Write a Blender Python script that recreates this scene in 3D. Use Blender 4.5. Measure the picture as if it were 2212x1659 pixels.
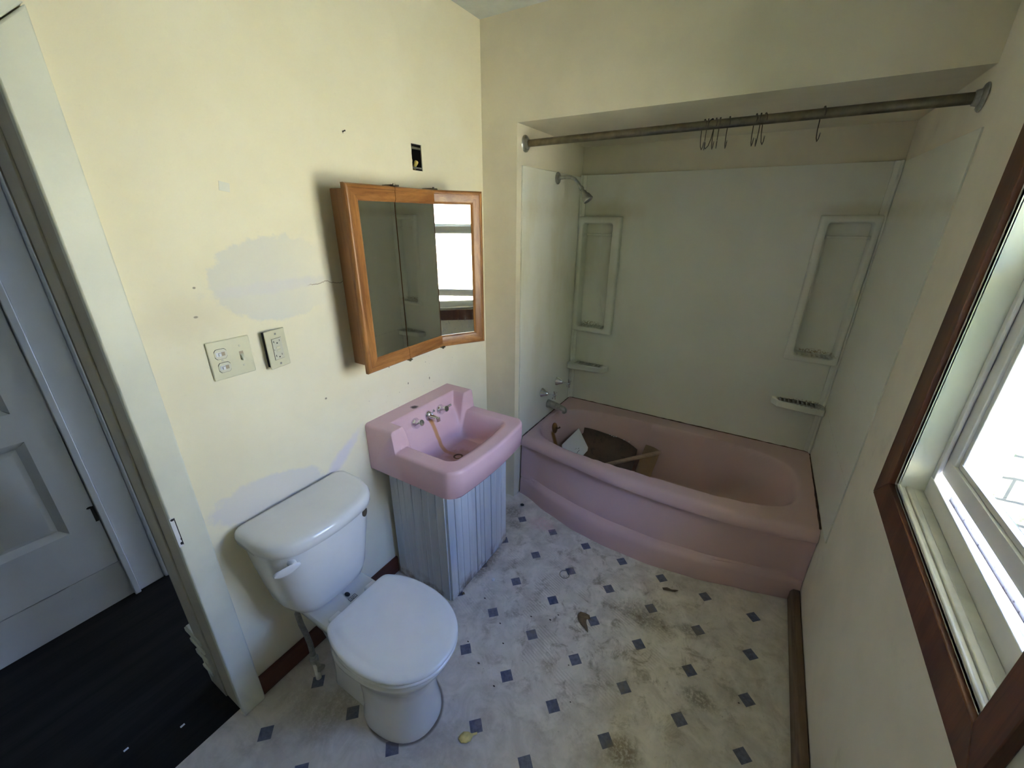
import bpy, bmesh, math, random
from mathutils import Vector, Matrix
from math import sin, cos, pi, radians, sqrt
random.seed(7)
for o in list(bpy.data.objects): bpy.data.objects.remove(o)
SC = bpy.context.scene
COL = SC.collection

# ------------------------------------------------------------------ camera
cd = bpy.data.cameras.new('camera'); CAM = bpy.data.objects.new('camera', cd); COL.objects.link(CAM)
cd.sensor_fit = 'HORIZONTAL'; cd.sensor_width = 36.0; cd.lens = 881.6 * 36 / 2212
cd.clip_start = 0.02; cd.clip_end = 200
R = ((0.855, 0.518, 0.006), (0.200, -0.318, -0.927), (-0.478, 0.794, -0.376))
right, down, fwd = (Vector(r) for r in R)
fwd.normalize(); right = (right - right.dot(fwd) * fwd).normalized(); down = fwd.cross(right)
m = Matrix.Identity(4)
for i in range(3):
    m[i][0], m[i][1], m[i][2] = right[i], -down[i], -fwd[i]
m.translation = Vector((1.290, -1.849, 1.647))
CAM.matrix_world = m
SC.camera = CAM

# ------------------------------------------------------------------ light and exposure
SC.view_settings.view_transform = 'Standard'; SC.view_settings.look = 'None'
SC.view_settings.gamma = 1.0; SC.view_settings.use_curve_mapping = False
SC.view_settings.exposure = 1.76
SC.cycles.max_bounces = 14; SC.cycles.diffuse_bounces = 8; SC.cycles.glossy_bounces = 6
SC.cycles.transparent_max_bounces = 16; SC.cycles.sample_clamp_indirect = 8.0

W = bpy.data.worlds.new('sky'); SC.world = W; W.use_nodes = True
wn = W.node_tree.nodes; wl = W.node_tree.links
bg = wn['Background']; bg.inputs['Strength'].default_value = 7.5
tc = wn.new('ShaderNodeTexCoord'); sx = wn.new('ShaderNodeSeparateXYZ'); rp = wn.new('ShaderNodeValToRGB')
wl.new(tc.outputs['Generated'], sx.inputs[0]); wl.new(sx.outputs['Z'], rp.inputs[0]); wl.new(rp.outputs[0], bg.inputs['Color'])
rp.color_ramp.elements[0].position = 0.0; rp.color_ramp.elements[0].color = (0.55, 0.70, 1.0, 1)
rp.color_ramp.elements[1].position = 0.6; rp.color_ramp.elements[1].color = (0.21, 0.39, 1.0, 1)

def sun_lamp(energy, direction, color):
    l = bpy.data.lights.new('sun', 'SUN'); o = bpy.data.objects.new('sun', l); COL.objects.link(o)
    l.energy = energy; l.color = color; l.angle = radians(0.6)
    o.rotation_euler = Vector(direction).to_track_quat('-Z', 'Y').to_euler()
sun_lamp(46.0, (0.50, -0.42, -0.75), (1.0, 0.91, 0.72))

pl = bpy.data.lights.new('window_portal', 'AREA'); po = bpy.data.objects.new('window_portal', pl); COL.objects.link(po)
pl.shape = 'RECTANGLE'; pl.size = 1.02; pl.size_y = 0.68; pl.cycles.is_portal = True
po.location = (1.885, -0.82, 1.44); po.rotation_euler = (0, pi / 2, 0)

# ------------------------------------------------------------------ helpers: objects
BASE = {}
def tag(o, label=None, cat=None, group=None, kind=None):
    if label: o['label'] = label
    if cat: o['category'] = cat
    if group: o['group'] = group
    if kind: o['kind'] = kind
    return o
def thing(name, label, cat, loc=(0, 0, 0), group=None):
    o = bpy.data.objects.new(name, None); COL.objects.link(o); o.location = loc
    o.empty_display_size = 0.05
    BASE[o.name] = Vector(loc)
    return tag(o, label, cat, group)
def setting(name, loc=(0, 0, 0)):
    o = bpy.data.objects.new(name, None); COL.objects.link(o); o.location = loc; BASE[o.name] = Vector(loc)
    o['kind'] = 'structure'; o.empty_display_size = 0.05
    return o
class G:
    """collects shapes, all given in room coordinates"""
    def __init__(s): s.v = []; s.f = []; s.sm = []
    def add(s, v, f, smooth=False):
        b = len(s.v); s.v += [tuple(p) for p in v]; s.f += [tuple(i + b for i in q) for q in f]; s.sm += [smooth] * len(f); return s
    def box(s, x0, x1, y0, y1, z0, z1):
        v = [(x, y, z) for z in (z0, z1) for y in (y0, y1) for x in (x0, x1)]
        return s.add(v, [(0, 2, 3, 1), (4, 5, 7, 6), (0, 1, 5, 4), (2, 6, 7, 3), (0, 4, 6, 2), (1, 3, 7, 5)])
    def hexa(s, v8): # bottom four (ccw) then top four
        return s.add(v8, [(3, 2, 1, 0), (4, 5, 6, 7), (0, 1, 5, 4), (1, 2, 6, 5), (2, 3, 7, 6), (3, 0, 4, 7)])
    def loft(s, rings, cap0=True, cap1=True, smooth=True):
        n = len(rings[0]); v = [p for r in rings for p in r]; f = []
        for k in range(len(rings) - 1):
            for i in range(n):
                j = (i + 1) % n
                f.append((k * n + i, k * n + j, (k + 1) * n + j, (k + 1) * n + i))
        if cap0: f.append(tuple(range(n - 1, -1, -1)))
        if cap1: f.append(tuple((len(rings) - 1) * n + i for i in range(n)))
        return s.add(v, f, smooth)
    def tube(s, pts, r, n=12, caps=True):
        pts = [Vector(p) for p in pts]; rs = r if isinstance(r, (list, tuple)) else [r] * len(pts)
        rings = []; up = None
        for i, p in enumerate(pts):
            d = (pts[min(i + 1, len(pts) - 1)] - pts[max(i - 1, 0)]).normalized()
            if up is None:
                up = Vector((0, 0, 1)) if abs(d.z) < 0.9 else Vector((1, 0, 0))
            a = d.cross(up)
            if a.length < 1e-6: a = d.cross(Vector((0, 1, 0)))
            a.normalize(); up = a.cross(d).normalized()
            rings.append([p + rs[i] * (cos(t) * a + sin(t) * up) for t in (2 * pi * k / n for k in range(n))])
        return s.loft(rings, caps, caps)
    def lathe(s, o, axis, prof, n=24):
        """profile of (distance along axis, radius)"""
        o = Vector(o); d = Vector(axis).normalized(); a = d.orthogonal().normalized(); b = d.cross(a)
        rings = [[o + d * h + max(r, 1e-5) * (cos(t) * a + sin(t) * b) for t in (2 * pi * k / n for k in range(n))] for h, r in prof]
        return s.loft(rings, True, True)
    def ball(s, c, r, n=12):
        if not isinstance(r, (tuple, list)): r = (r, r, r)
        c = Vector(c); rings = []
        for k in range(n // 2 + 1):
            t = -pi / 2 + pi * k / (n // 2); q = max(cos(t), 1e-4)
            rings.append([c + Vector((r[0] * q * cos(2 * pi * i / n), r[1] * q * sin(2 * pi * i / n), r[2] * sin(t))) for i in range(n)])
        return s.loft(rings)
    def prism(s, poly, off):
        """closed polygon extruded by a vector"""
        off = Vector(off); n = len(poly); v = [Vector(p) for p in poly] + [Vector(p) + off for p in poly]
        return s.add(v, [tuple(range(n - 1, -1, -1)), tuple(range(n, 2 * n))] + [(i, (i + 1) % n, n + (i + 1) % n, n + i) for i in range(n)])
    def grid(s, P, flip=False, smooth=True):
        nu, nv = len(P), len(P[0]); f = []
        for i in range(nu - 1):
            for j in range(nv - 1):
                q = (i * nv + j, (i + 1) * nv + j, (i + 1) * nv + j + 1, i * nv + j + 1)
                f.append(q[::-1] if flip else q)
        return s.add([p for r in P for p in r], f, smooth)
    def build(s, name, mat, parent=None, bevel=0, angle=40, label=None, solid=0, seg=2):
        base = Vector((0, 0, 0)); p = parent
        if parent is not None: base = BASE[parent.name]
        me = bpy.data.meshes.new(name); me.from_pydata([Vector(q) - base for q in s.v], [], s.f)
        bm = bmesh.new(); bm.from_mesh(me); bmesh.ops.remove_doubles(bm, verts=bm.verts, dist=1e-6)
        bmesh.ops.recalc_face_normals(bm, faces=bm.faces); bm.to_mesh(me); bm.free()
        if mat: me.materials.append(mat)
        me.shade_smooth(); me.set_sharp_from_angle(angle=radians(angle))
        o = bpy.data.objects.new(name, me); COL.objects.link(o)
        BASE[o.name] = base.copy()
        if parent is not None: o.parent = parent
        if solid:
            md = o.modifiers.new('solid', 'SOLIDIFY'); md.thickness = solid; md.offset = 0
        if bevel:
            md = o.modifiers.new('bevel', 'BEVEL'); md.width = bevel; md.segments = seg; md.limit_method = 'ANGLE'; md.angle_limit = radians(35)
            md.harden_normals = False
        if label: o['label'] = label
        return o
def struct(name, g, mat, parent=None, **k):
    o = g.build(name, mat, parent, **k)
    if parent is None: o['kind'] = 'structure'
    return o
def wall_slab(g, ax, c0, c1, a0, a1, z0, z1, holes):
    """slab from c0 to c1 along axis ax (0=x, 1=y), spanning a0..a1 and z0..z1, rectangular holes (a0,a1,z0,z1)"""
    A = sorted({a0, a1} | {h for q in holes for h in q[:2] if a0 < h < a1}); Z = sorted({z0, z1} | {h for q in holes for h in q[2:] if z0 < h < z1})
    def solid(i, k):
        if i < 0 or k < 0 or i >= len(A) - 1 or k >= len(Z) - 1: return False
        a, z = (A[i] + A[i + 1]) / 2, (Z[k] + Z[k + 1]) / 2
        return not any(h[0] < a < h[1] and h[2] < z < h[3] for h in holes)
    def P(c, a, z): return (c, a, z) if ax == 0 else (a, c, z)
    for i in range(len(A) - 1):
        for k in range(len(Z) - 1):
            if not solid(i, k): continue
            p, q, r, t = A[i], A[i + 1], Z[k], Z[k + 1]
            for c in (c0, c1): g.add([P(c, p, r), P(c, q, r), P(c, q, t), P(c, p, t)], [(0, 1, 2, 3)])
            if not solid(i - 1, k): g.add([P(c0, p, r), P(c1, p, r), P(c1, p, t), P(c0, p, t)], [(0, 1, 2, 3)])
            if not solid(i + 1, k): g.add([P(c0, q, r), P(c1, q, r), P(c1, q, t), P(c0, q, t)], [(0, 1, 2, 3)])
            if not solid(i, k - 1): g.add([P(c0, p, r), P(c1, p, r), P(c1, q, r), P(c0, q, r)], [(0, 1, 2, 3)])
            if not solid(i, k + 1): g.add([P(c0, p, t), P(c1, p, t), P(c1, q, t), P(c0, q, t)], [(0, 1, 2, 3)])
    return g

# ------------------------------------------------------------------ helpers: materials
class M:
    """small node builder on the object coordinates of a material"""
    def __init__(s, name, rough=0.5, metal=0.0, spec=0.5, coat=0.0):
        s.m = bpy.data.materials.new(name); s.m.use_nodes = True; s.t = s.m.node_tree; s.n = s.t.nodes
        s.b = s.n['Principled BSDF']; s.set('Roughness', rough); s.set('Metallic', metal); s.set('Specular IOR Level', spec); s.set('Coat Weight', coat)
        s._p = None
    def set(s, k, v):
        if isinstance(v, bpy.types.NodeSocket): s.t.links.new(v, s.b.inputs[k])
        else: s.b.inputs[k].default_value = v
    def inp(s, sock, v):
        if isinstance(v, bpy.types.NodeSocket): s.t.links.new(v, sock)
        elif v is not None: sock.default_value = v
    def geo(s): # position in the room
        if s._p is None: s._p = s.n.new('ShaderNodeNewGeometry').outputs['Position']
        return s._p
    def xyz(s, p=None):
        q = s.n.new('ShaderNodeSeparateXYZ'); s.inp(q.inputs[0], p or s.geo()); return q.outputs
    def vec(s, x, y, z):
        q = s.n.new('ShaderNodeCombineXYZ')
        for i, v in enumerate((x, y, z)): s.inp(q.inputs[i], v)
        return q.outputs[0]
    def op(s, o, a, b=None, c=None, clamp=False):
        q = s.n.new('ShaderNodeMath'); q.operation = o; q.use_clamp = clamp
        for i, v in enumerate((a, b, c)):
            if v is not None: s.inp(q.inputs[i], v)
        return q.outputs[0]
    def add(s, a, b): return s.op('ADD', a, b)
    def sub(s, a, b): return s.op('SUBTRACT', a, b)
    def mul(s, a, b): return s.op('MULTIPLY', a, b)
    def div(s, a, b): return s.op('DIVIDE', a, b)
    def abs(s, a): return s.op('ABSOLUTE', a)
    def mx(s, a, b): return s.op('MAXIMUM', a, b)
    def mn(s, a, b): return s.op('MINIMUM', a, b)
    def step(s, v, lo, hi, a=0.0, b=1.0):
        q = s.n.new('ShaderNodeMapRange'); q.interpolation_type = 'SMOOTHSTEP'
        s.inp(q.inputs['Value'], v); q.inputs['From Min'].default_value = lo; q.inputs['From Max'].default_value = hi
        q.inputs['To Min'].default_value = a; q.inputs['To Max'].default_value = b
        return q.outputs['Result']
    def noise(s, scale, detail=4, rough=0.55, p=None, stretch=None, dist=0.0):
        q = s.n.new('ShaderNodeTexNoise'); q.inputs['Scale'].default_value = scale; q.inputs['Detail'].default_value = detail
        q.inputs['Roughness'].default_value = rough; q.inputs['Distortion'].default_value = dist
        v = p or s.geo()
        if stretch:
            mp = s.n.new('ShaderNodeMapping'); mp.inputs['Scale'].default_value = stretch; s.inp(mp.inputs['Vector'], v); v = mp.outputs[0]
        s.inp(q.inputs['Vector'], v); return q.outputs['Fac']
    def mix(s, f, a, b):
        q = s.n.new('ShaderNodeMix'); q.data_type = 'RGBA'; s.inp(q.inputs[0], f)
        for i, v in ((6, a), (7, b)):
            s.inp(q.inputs[i], (*v, 1) if isinstance(v, tuple) and len(v) == 3 else v)
        return q.outputs[2]
    def ell(s, u, v, cu, cv, ru, rv, soft=0.2, wob=None):
        """soft ellipse mask, wob: noise socket that ruffles the outline"""
        a = s.div(s.sub(u, cu), ru); b = s.div(s.sub(v, cv), rv)
        d = s.op('SQRT', s.add(s.mul(a, a), s.mul(b, b)))
        if wob is not None: d = s.add(d, s.mul(s.sub(wob, 0.5), 1.1))
        return s.step(d, 1 - soft, 1 + soft, 1, 0)
    def bump(s, h, strength=0.2, dist=0.002):
        q = s.n.new('ShaderNodeBump'); q.inputs['Strength'].default_value = strength; q.inputs['Distance'].default_value = dist
        s.inp(q.inputs['Height'], h); s.t.links.new(q.outputs[0], s.b.inputs['Normal'])
    def col(s, c): s.set('Base Color', (*c, 1) if isinstance(c, tuple) and len(c) == 3 else c); return s
def plain(name, c, rough=0.5, metal=0.0, spec=0.5, var=0.06, vscale=14, bump=0.0, dirt=None, coat=0.0):
    a = M(name, rough, metal, spec, coat)
    n = a.noise(vscale, 5)
    k = a.mix(a.step(n, 0.3, 0.7), tuple(x * (1 - var) for x in c), tuple(min(x * (1 + var), 1) for x in c))
    if dirt:
        k = a.mix(a.mul(a.step(a.noise(dirt[2], 6, 0.65), dirt[3], dirt[3] + 0.14), dirt[1]), k, dirt[0])
    a.col(k)
    if bump: a.bump(a.noise(220, 3), bump, 0.001)
    return a.m
def wood(name, dark, light, axis=2, scale=18, rough=0.45, stretch=0.06, dirt=None, spec=0.4):
    a = M(name, rough, spec=spec); st = [1, 1, 1]; st[axis] = stretch
    n = a.noise(scale, 6, 0.62, stretch=st, dist=0.6); f = a.noise(scale * 9, 3, 0.6, stretch=[q if q != 1 else 1 for q in st])
    k = a.mix(a.step(n, 0.32, 0.68), dark, light); k = a.mix(a.mul(a.step(f, 0.5, 0.75), 0.45), k, tuple(x * 0.55 for x in dark))
    if dirt: k = a.mix(a.mul(a.step(a.noise(dirt[2], 6, 0.7), dirt[3], dirt[3] + 0.1), dirt[1]), k, dirt[0])
    a.col(k); a.bump(f, 0.12, 0.001); return a.m

def wall_left_material():
    a = M('left_wall_paint', 0.62, spec=0.35); x, y, z = a.xyz(); wob = a.noise(26, 5, 0.6)
    k = a.mix(a.step(a.noise(3.2, 5), 0.35, 0.7), (0.81, 0.755, 0.575), (0.845, 0.80, 0.635))
    k = a.mix(a.mul(a.step(a.noise(60, 3, 0.7), 0.60, 0.76), 0.10), k, (0.55, 0.50, 0.36))
    # grey filler patch left of the cabinet, with a lilac streak through it
    wob2 = a.add(a.mul(wob, 0.45), 0.275)
    k = a.mix(a.mul(a.ell(y, z, -1.11, 1.470, 0.20, 0.125, 0.06, wob2), a.step(y, -1.15, -0.93, 0.9, 0.15)), k, (0.70, 0.69, 0.625))
    zz = a.sub(z, a.mul(a.add(y, 1.12), 0.02))
    k = a.mix(a.mul(a.ell(y, zz, -1.14, 1.448, 0.17, 0.018, 0.4, wob), 0.8), k, (0.69, 0.672, 0.66))
    # filler smeared on the wall behind and above the tank
    zt = a.sub(z, a.mul(a.add(y, 1.28), -0.16))
    k = a.mix(a.mul(a.ell(y, zt, -1.28, 0.765, 0.19, 0.078, 0.10, wob2), 0.8), k, (0.69, 0.67, 0.66))
    zu = a.sub(z, a.mul(a.add(y, 1.0), 0.75))
    k = a.mix(a.mul(a.ell(y, zu, -1.02, 0.772, 0.095, 0.030, 0.5, wob), 0.75), k, (0.70, 0.67, 0.76))
    # open seam in the board
    zc = a.sub(z, a.mul(a.sub(a.noise(16, 4, p=a.vec(0, y, 0)), 0.5), 0.05))
    crack = a.mul(a.step(a.abs(a.sub(zc, 1.438)), 0.0006, 0.0022, 1, 0), a.mul(a.step(y, -1.03, -1.0), a.step(y, -0.86, -0.84, 1, 0)))
    k = a.mix(a.mul(crack, 0.75), k, (0.30, 0.23, 0.15))
    # scuffs
    for (cy, cz, ry, rz) in ((-1.345, 1.471, 0.004, 0.003), (-0.802, 1.909, 0.003, 0.004), (-1.36, 1.395, 0.005, 0.003), (-1.03, 1.03, 0.004, 0.004), (-0.72, 1.06, 0.003, 0.004), (-0.62, 0.95, 0.003, 0.005), (-0.48, 0.93, 0.003, 0.006)):
        k = a.mix(a.mul(a.ell(y, z, cy, cz, ry, rz, 0.4, wob), 0.8), k, (0.16, 0.13, 0.09))
    k = a.mix(a.mul(a.step(a.noise(85, 2, 0.5), 0.715, 0.745), a.mul(a.ell(y, z, -0.55, 0.95, 0.3, 0.09, 0.5), 0.6)), k, (0.2, 0.18, 0.16))
    k = a.mix(a.mul(a.ell(y, z, -1.38, 1.39, 0.12, 0.05, 0.8, wob), 0.25), k, (0.60, 0.52, 0.38))
    a.col(k); a.bump(a.noise(240, 3), 0.12, 0.001); return a.m

TH = -0.0107
def floor_material():
    a = M('vinyl_floor', 0.42, spec=0.4); x, y, z = a.xyz()
    u = a.sub(x, 0.3492); v = a.add(y, 0.1581)
    c, s_ = cos(TH) / 0.2, sin(TH) / 0.2
    U = a.add(a.mul(u, c), a.mul(v, s_)); V = a.sub(a.mul(v, c), a.mul(u, s_))
    fu = a.abs(a.sub(a.op('FRACT', a.add(U, 0.5)), 0.5)); fv = a.abs(a.sub(a.op('FRACT', a.add(V, 0.5)), 0.5))
    sq = a.step(a.add(fu, fv), 0.146, 0.152, 1, 0)
    marb = a.noise(9, 7, 0.65, dist=1.2)
    k = a.mix(a.step(marb, 0.3, 0.72), (0.57, 0.53, 0.475), (0.75, 0.70, 0.64))
    seam = a.mul(a.step(a.mn(fu, fv), 0.0, 0.012, 1, 0), 0.10); k = a.mix(seam, k, (0.36, 0.35, 0.36))
    k = a.mix(sq, k, a.mix(a.step(a.noise(70, 4), 0.3, 0.7), (0.085, 0.095, 0.15), (0.155, 0.165, 0.235)))
    # grime: grey film, brown patches on the walked part, scattered specks, tread marks
    k = a.mix(a.mul(a.step(a.noise(5, 8, 0.72), 0.46, 0.70), 0.42), k, (0.25, 0.225, 0.19))
    area = a.ell(x, y, 0.95, -0.52, 0.62, 0.46, 0.7)
    k = a.mix(a.mul(a.mul(a.step(a.noise(13, 8, 0.75, dist=0.5), 0.50, 0.66), area), 0.75), k, (0.20, 0.165, 0.115))
    k = a.mix(a.mul(a.step(a.noise(46, 6, 0.75), 0.62, 0.72), a.mul(a.ell(x, y, 1.0, -0.6, 0.8, 0.7, 0.7), 0.7)), k, (0.12, 0.10, 0.075))
    wv = a.op('SINE', a.mul(a.add(a.mul(x, 0.35), y), 520)); tread = a.mul(a.step(wv, 0.2, 0.6), a.step(a.noise(8, 2), 0.52, 0.60))
    k = a.mix(a.mul(a.mul(tread, a.ell(x, y, 0.82, -0.6, 0.42, 0.30, 0.6)), 0.30), k, (0.2, 0.16, 0.11))
    # spots with a place of their own
    wob = a.noise(34, 5, 0.65); fine = a.step(a.noise(70, 6, 0.75), 0.36, 0.56, 0.25, 1.0)
    for (cx, cy, rx, ry, f, q) in ((1.20, -0.97, 0.055, 0.05, 0.8, (0.17, 0.13, 0.075)), (0.42, -0.15, 0.10, 0.03, 0.0, (0, 0, 0)), (0.47, -0.13, 0.075, 0.05, 0.35, (0.75, 0.36, 0.42)),
                                  (0.36, -0.53, 0.03, 0.12, 0.7, (0.16, 0.13, 0.09)), (0.265, -0.13, 0.06, 0.05, 0.65, (0.17, 0.14, 0.10)), (0.33, -0.22, 0.05, 0.03, 0.6, (0.15, 0.13, 0.09)),
                                  (1.12, -0.43, 0.13, 0.05, 0.55, (0.10, 0.085, 0.06)), (1.39, -0.66, 0.06, 0.035, 0.7, (0.13, 0.11, 0.075)), (1.32, -0.39, 0.05, 0.03, 0.65, (0.14, 0.12, 0.09)), (0.86, -0.85, 0.035, 0.03, 0.5, (0.25, 0.21, 0.13)),
                                  (0.28, -1.36, 0.06, 0.13, 0.45, (0.28, 0.24, 0.12)), (0.18, -1.42, 0.10, 0.06, 0.35, (0.3, 0.27, 0.2))):
        if f: k = a.mix(a.mul(a.mul(a.ell(x, y, cx, cy, rx, ry, 0.55, wob), fine), f), k, q)
    # dark line of dirt against the tub, the walls and the toilet foot
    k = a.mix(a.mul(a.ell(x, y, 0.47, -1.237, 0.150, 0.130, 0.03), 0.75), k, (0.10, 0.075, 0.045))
    a.col(k); a.set('Roughness', a.step(a.noise(7, 5), 0.3, 0.7, 0.34, 0.55)); a.bump(a.noise(60, 4), 0.06, 0.001); return a.m

def surround_material():
    a = M('surround_plastic', 0.28, spec=0.45); x, y, z = a.xyz()
    k = a.mix(a.step(a.noise(2.4, 4), 0.3, 0.7), (0.70, 0.70, 0.615), (0.745, 0.745, 0.675))
    st = a.mul(a.step(a.noise(5, 5, 0.6, stretch=(1, 1, 0.35)), 0.42, 0.66), a.ell(x, z, 0.33, 1.30, 0.28, 0.62, 0.7))
    k = a.mix(a.mul(st, 0.35), k, (0.55, 0.49, 0.28))
    k = a.mix(a.mul(a.ell(x, z, 0.38, 1.69, 0.16, 0.05, 0.9, a.noise(14, 4)), 0.45), k, (0.46, 0.38, 0.18))
    k = a.mix(a.mul(a.ell(x, z, 1.60, 1.69, 0.15, 0.03, 0.9, a.noise(14, 4)), 0.35), k, (0.40, 0.33, 0.18))
    wob = a.noise(60, 5, 0.7)
    spk = a.step(a.noise(95, 4, 0.7), 0.47, 0.58)
    k = a.mix(a.mul(a.mul(a.ell(x, z, 0.31, 0.976, 0.06, 0.012, 0.5, wob), spk), 0.85), k, (0.22, 0.15, 0.06))
    k = a.mix(a.mul(a.mul(a.ell(x, z, 1.60, 0.985, 0.085, 0.012, 0.5, wob), spk), 0.85), k, (0.28, 0.19, 0.07))
    k = a.mix(a.mul(a.mul(a.ell(x, z, 1.63, 0.709, 0.08, 0.006, 0.4, wob), spk), 0.8), k, (0.24, 0.16, 0.07))
    a.col(k); return a.m

def tub_material():
    a = M('pink_tub_enamel', 0.26, spec=0.5); x, y, z = a.xyz()
    k = a.mix(a.noise(2, 2), (0.605, 0.425, 0.43), (0.62, 0.44, 0.445))
    inside = a.mul(a.mul(a.step(y, 0.10, 0.17), a.step(y, 0.64, 0.56, 0, 1)), a.step(z, 0.34, 0.16))
    k = a.mix(a.mul(inside, a.step(a.noise(1.6, 3, 0.5), 0.2, 0.8, 0.4, 0.7)), k, (0.34, 0.215, 0.14))
    k = a.mix(a.mul(a.mul(a.step(a.abs(a.sub(y, 0.385)), 0.01, 0.035, 1, 0), a.step(z, 0.33, 0.30)), a.step(x, 0.42, 0.38)), k, (0.26, 0.14, 0.04))
    k = a.mix(a.mul(a.step(a.noise(55, 6, 0.75), 0.69, 0.73), 0.3), k, (0.3, 0.2, 0.16))
    a.col(k); a.set('Roughness', 0.27); return a.m

def sink_material():
    a = M('pink_basin_china', 0.16, spec=0.55); x, y, z = a.xyz()
    k = a.mix(a.step(a.noise(6, 5), 0.3, 0.7), (0.68, 0.455, 0.505), (0.71, 0.485, 0.535))
    yy = a.sub(y, a.add(-0.609, a.mul(a.sub(a.noise(9, 3, p=a.vec(0, 0, z)), 0.5), 0.02)))
    run = a.mul(a.step(a.abs(yy), 0.006, 0.015, 1, 0), a.mul(a.step(x, 0.09, 0.11), a.mul(a.step(x, 0.29, 0.27), a.step(z, 0.815, 0.80))))
    k = a.mix(a.mul(run, 0.8), k, (0.55, 0.27, 0.075))
    wob = a.noise(40, 5)
    k = a.mix(a.mul(a.mul(a.ell(x, y, 0.265, -0.61, 0.05, 0.06, 0.6, wob), a.step(z, 0.68, 0.65)), 0.8), k, (0.40, 0.20, 0.09))
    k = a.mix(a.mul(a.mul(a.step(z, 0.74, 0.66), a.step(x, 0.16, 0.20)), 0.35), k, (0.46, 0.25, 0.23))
    k = a.mix(a.mul(a.step(a.noise(75, 5, 0.7), 0.68, 0.73), 0.6), k, (0.2, 0.15, 0.14))
    k = a.mix(a.mul(a.ell(x, y, 0.06, -0.655, 0.014, 0.016, 0.4, wob), 0.9), k, (0.05, 0.04, 0.04))
    a.col(k); return a.m

def vanity_material():
    a = M('painted_boards', 0.6, spec=0.3); x, y, z = a.xyz()
    n = a.noise(9, 6, 0.68, stretch=(1, 1, 0.10), dist=0.4)
    k = a.mix(a.step(n, 0.36, 0.66), (0.54, 0.55, 0.56), (0.66, 0.67, 0.68))
    k = a.mix(a.mul(a.step(a.noise(130, 4, 0.6, stretch=(1, 1, 0.05)), 0.60, 0.74), 0.35), k, (0.26, 0.25, 0.24))
    k = a.mix(a.mul(a.step(z, 0.10, 0.0), a.step(a.noise(18, 5), 0.40, 0.65)), k, (0.25, 0.18, 0.13))
    a.col(k); a.bump(n, 0.1, 0.001); return a.m

def stone_material():
    a = M('outside_stone', 0.9, spec=0.1)
    x, y, z = a.xyz()
    b = a.n.new('ShaderNodeTexBrick'); a.inp(b.inputs['Vector'], a.vec(a.add(x, y), a.add(z, a.mul(a.sub(a.noise(6, 3), 0.5), 0.04)), 0))
    b.inputs['Scale'].default_value = 1.0; b.inputs['Brick Width'].default_value = 0.42; b.inputs['Row Height'].default_value = 0.19; b.inputs['Mortar Size'].default_value = 0.012; b.inputs['Mortar Smooth'].default_value = 0.3
    b.inputs['Color1'].default_value = (0.40, 0.38, 0.30, 1); b.inputs['Color2'].default_value = (0.34, 0.33, 0.26, 1); b.inputs['Mortar'].default_value = (0.08, 0.08, 0.085, 1)
    k = a.mix(a.mul(a.step(a.noise(5, 6, 0.7), 0.52, 0.60), 0.8), b.outputs[0], (0.105, 0.14, 0.07))
    a.col(k); return a.m

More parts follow.
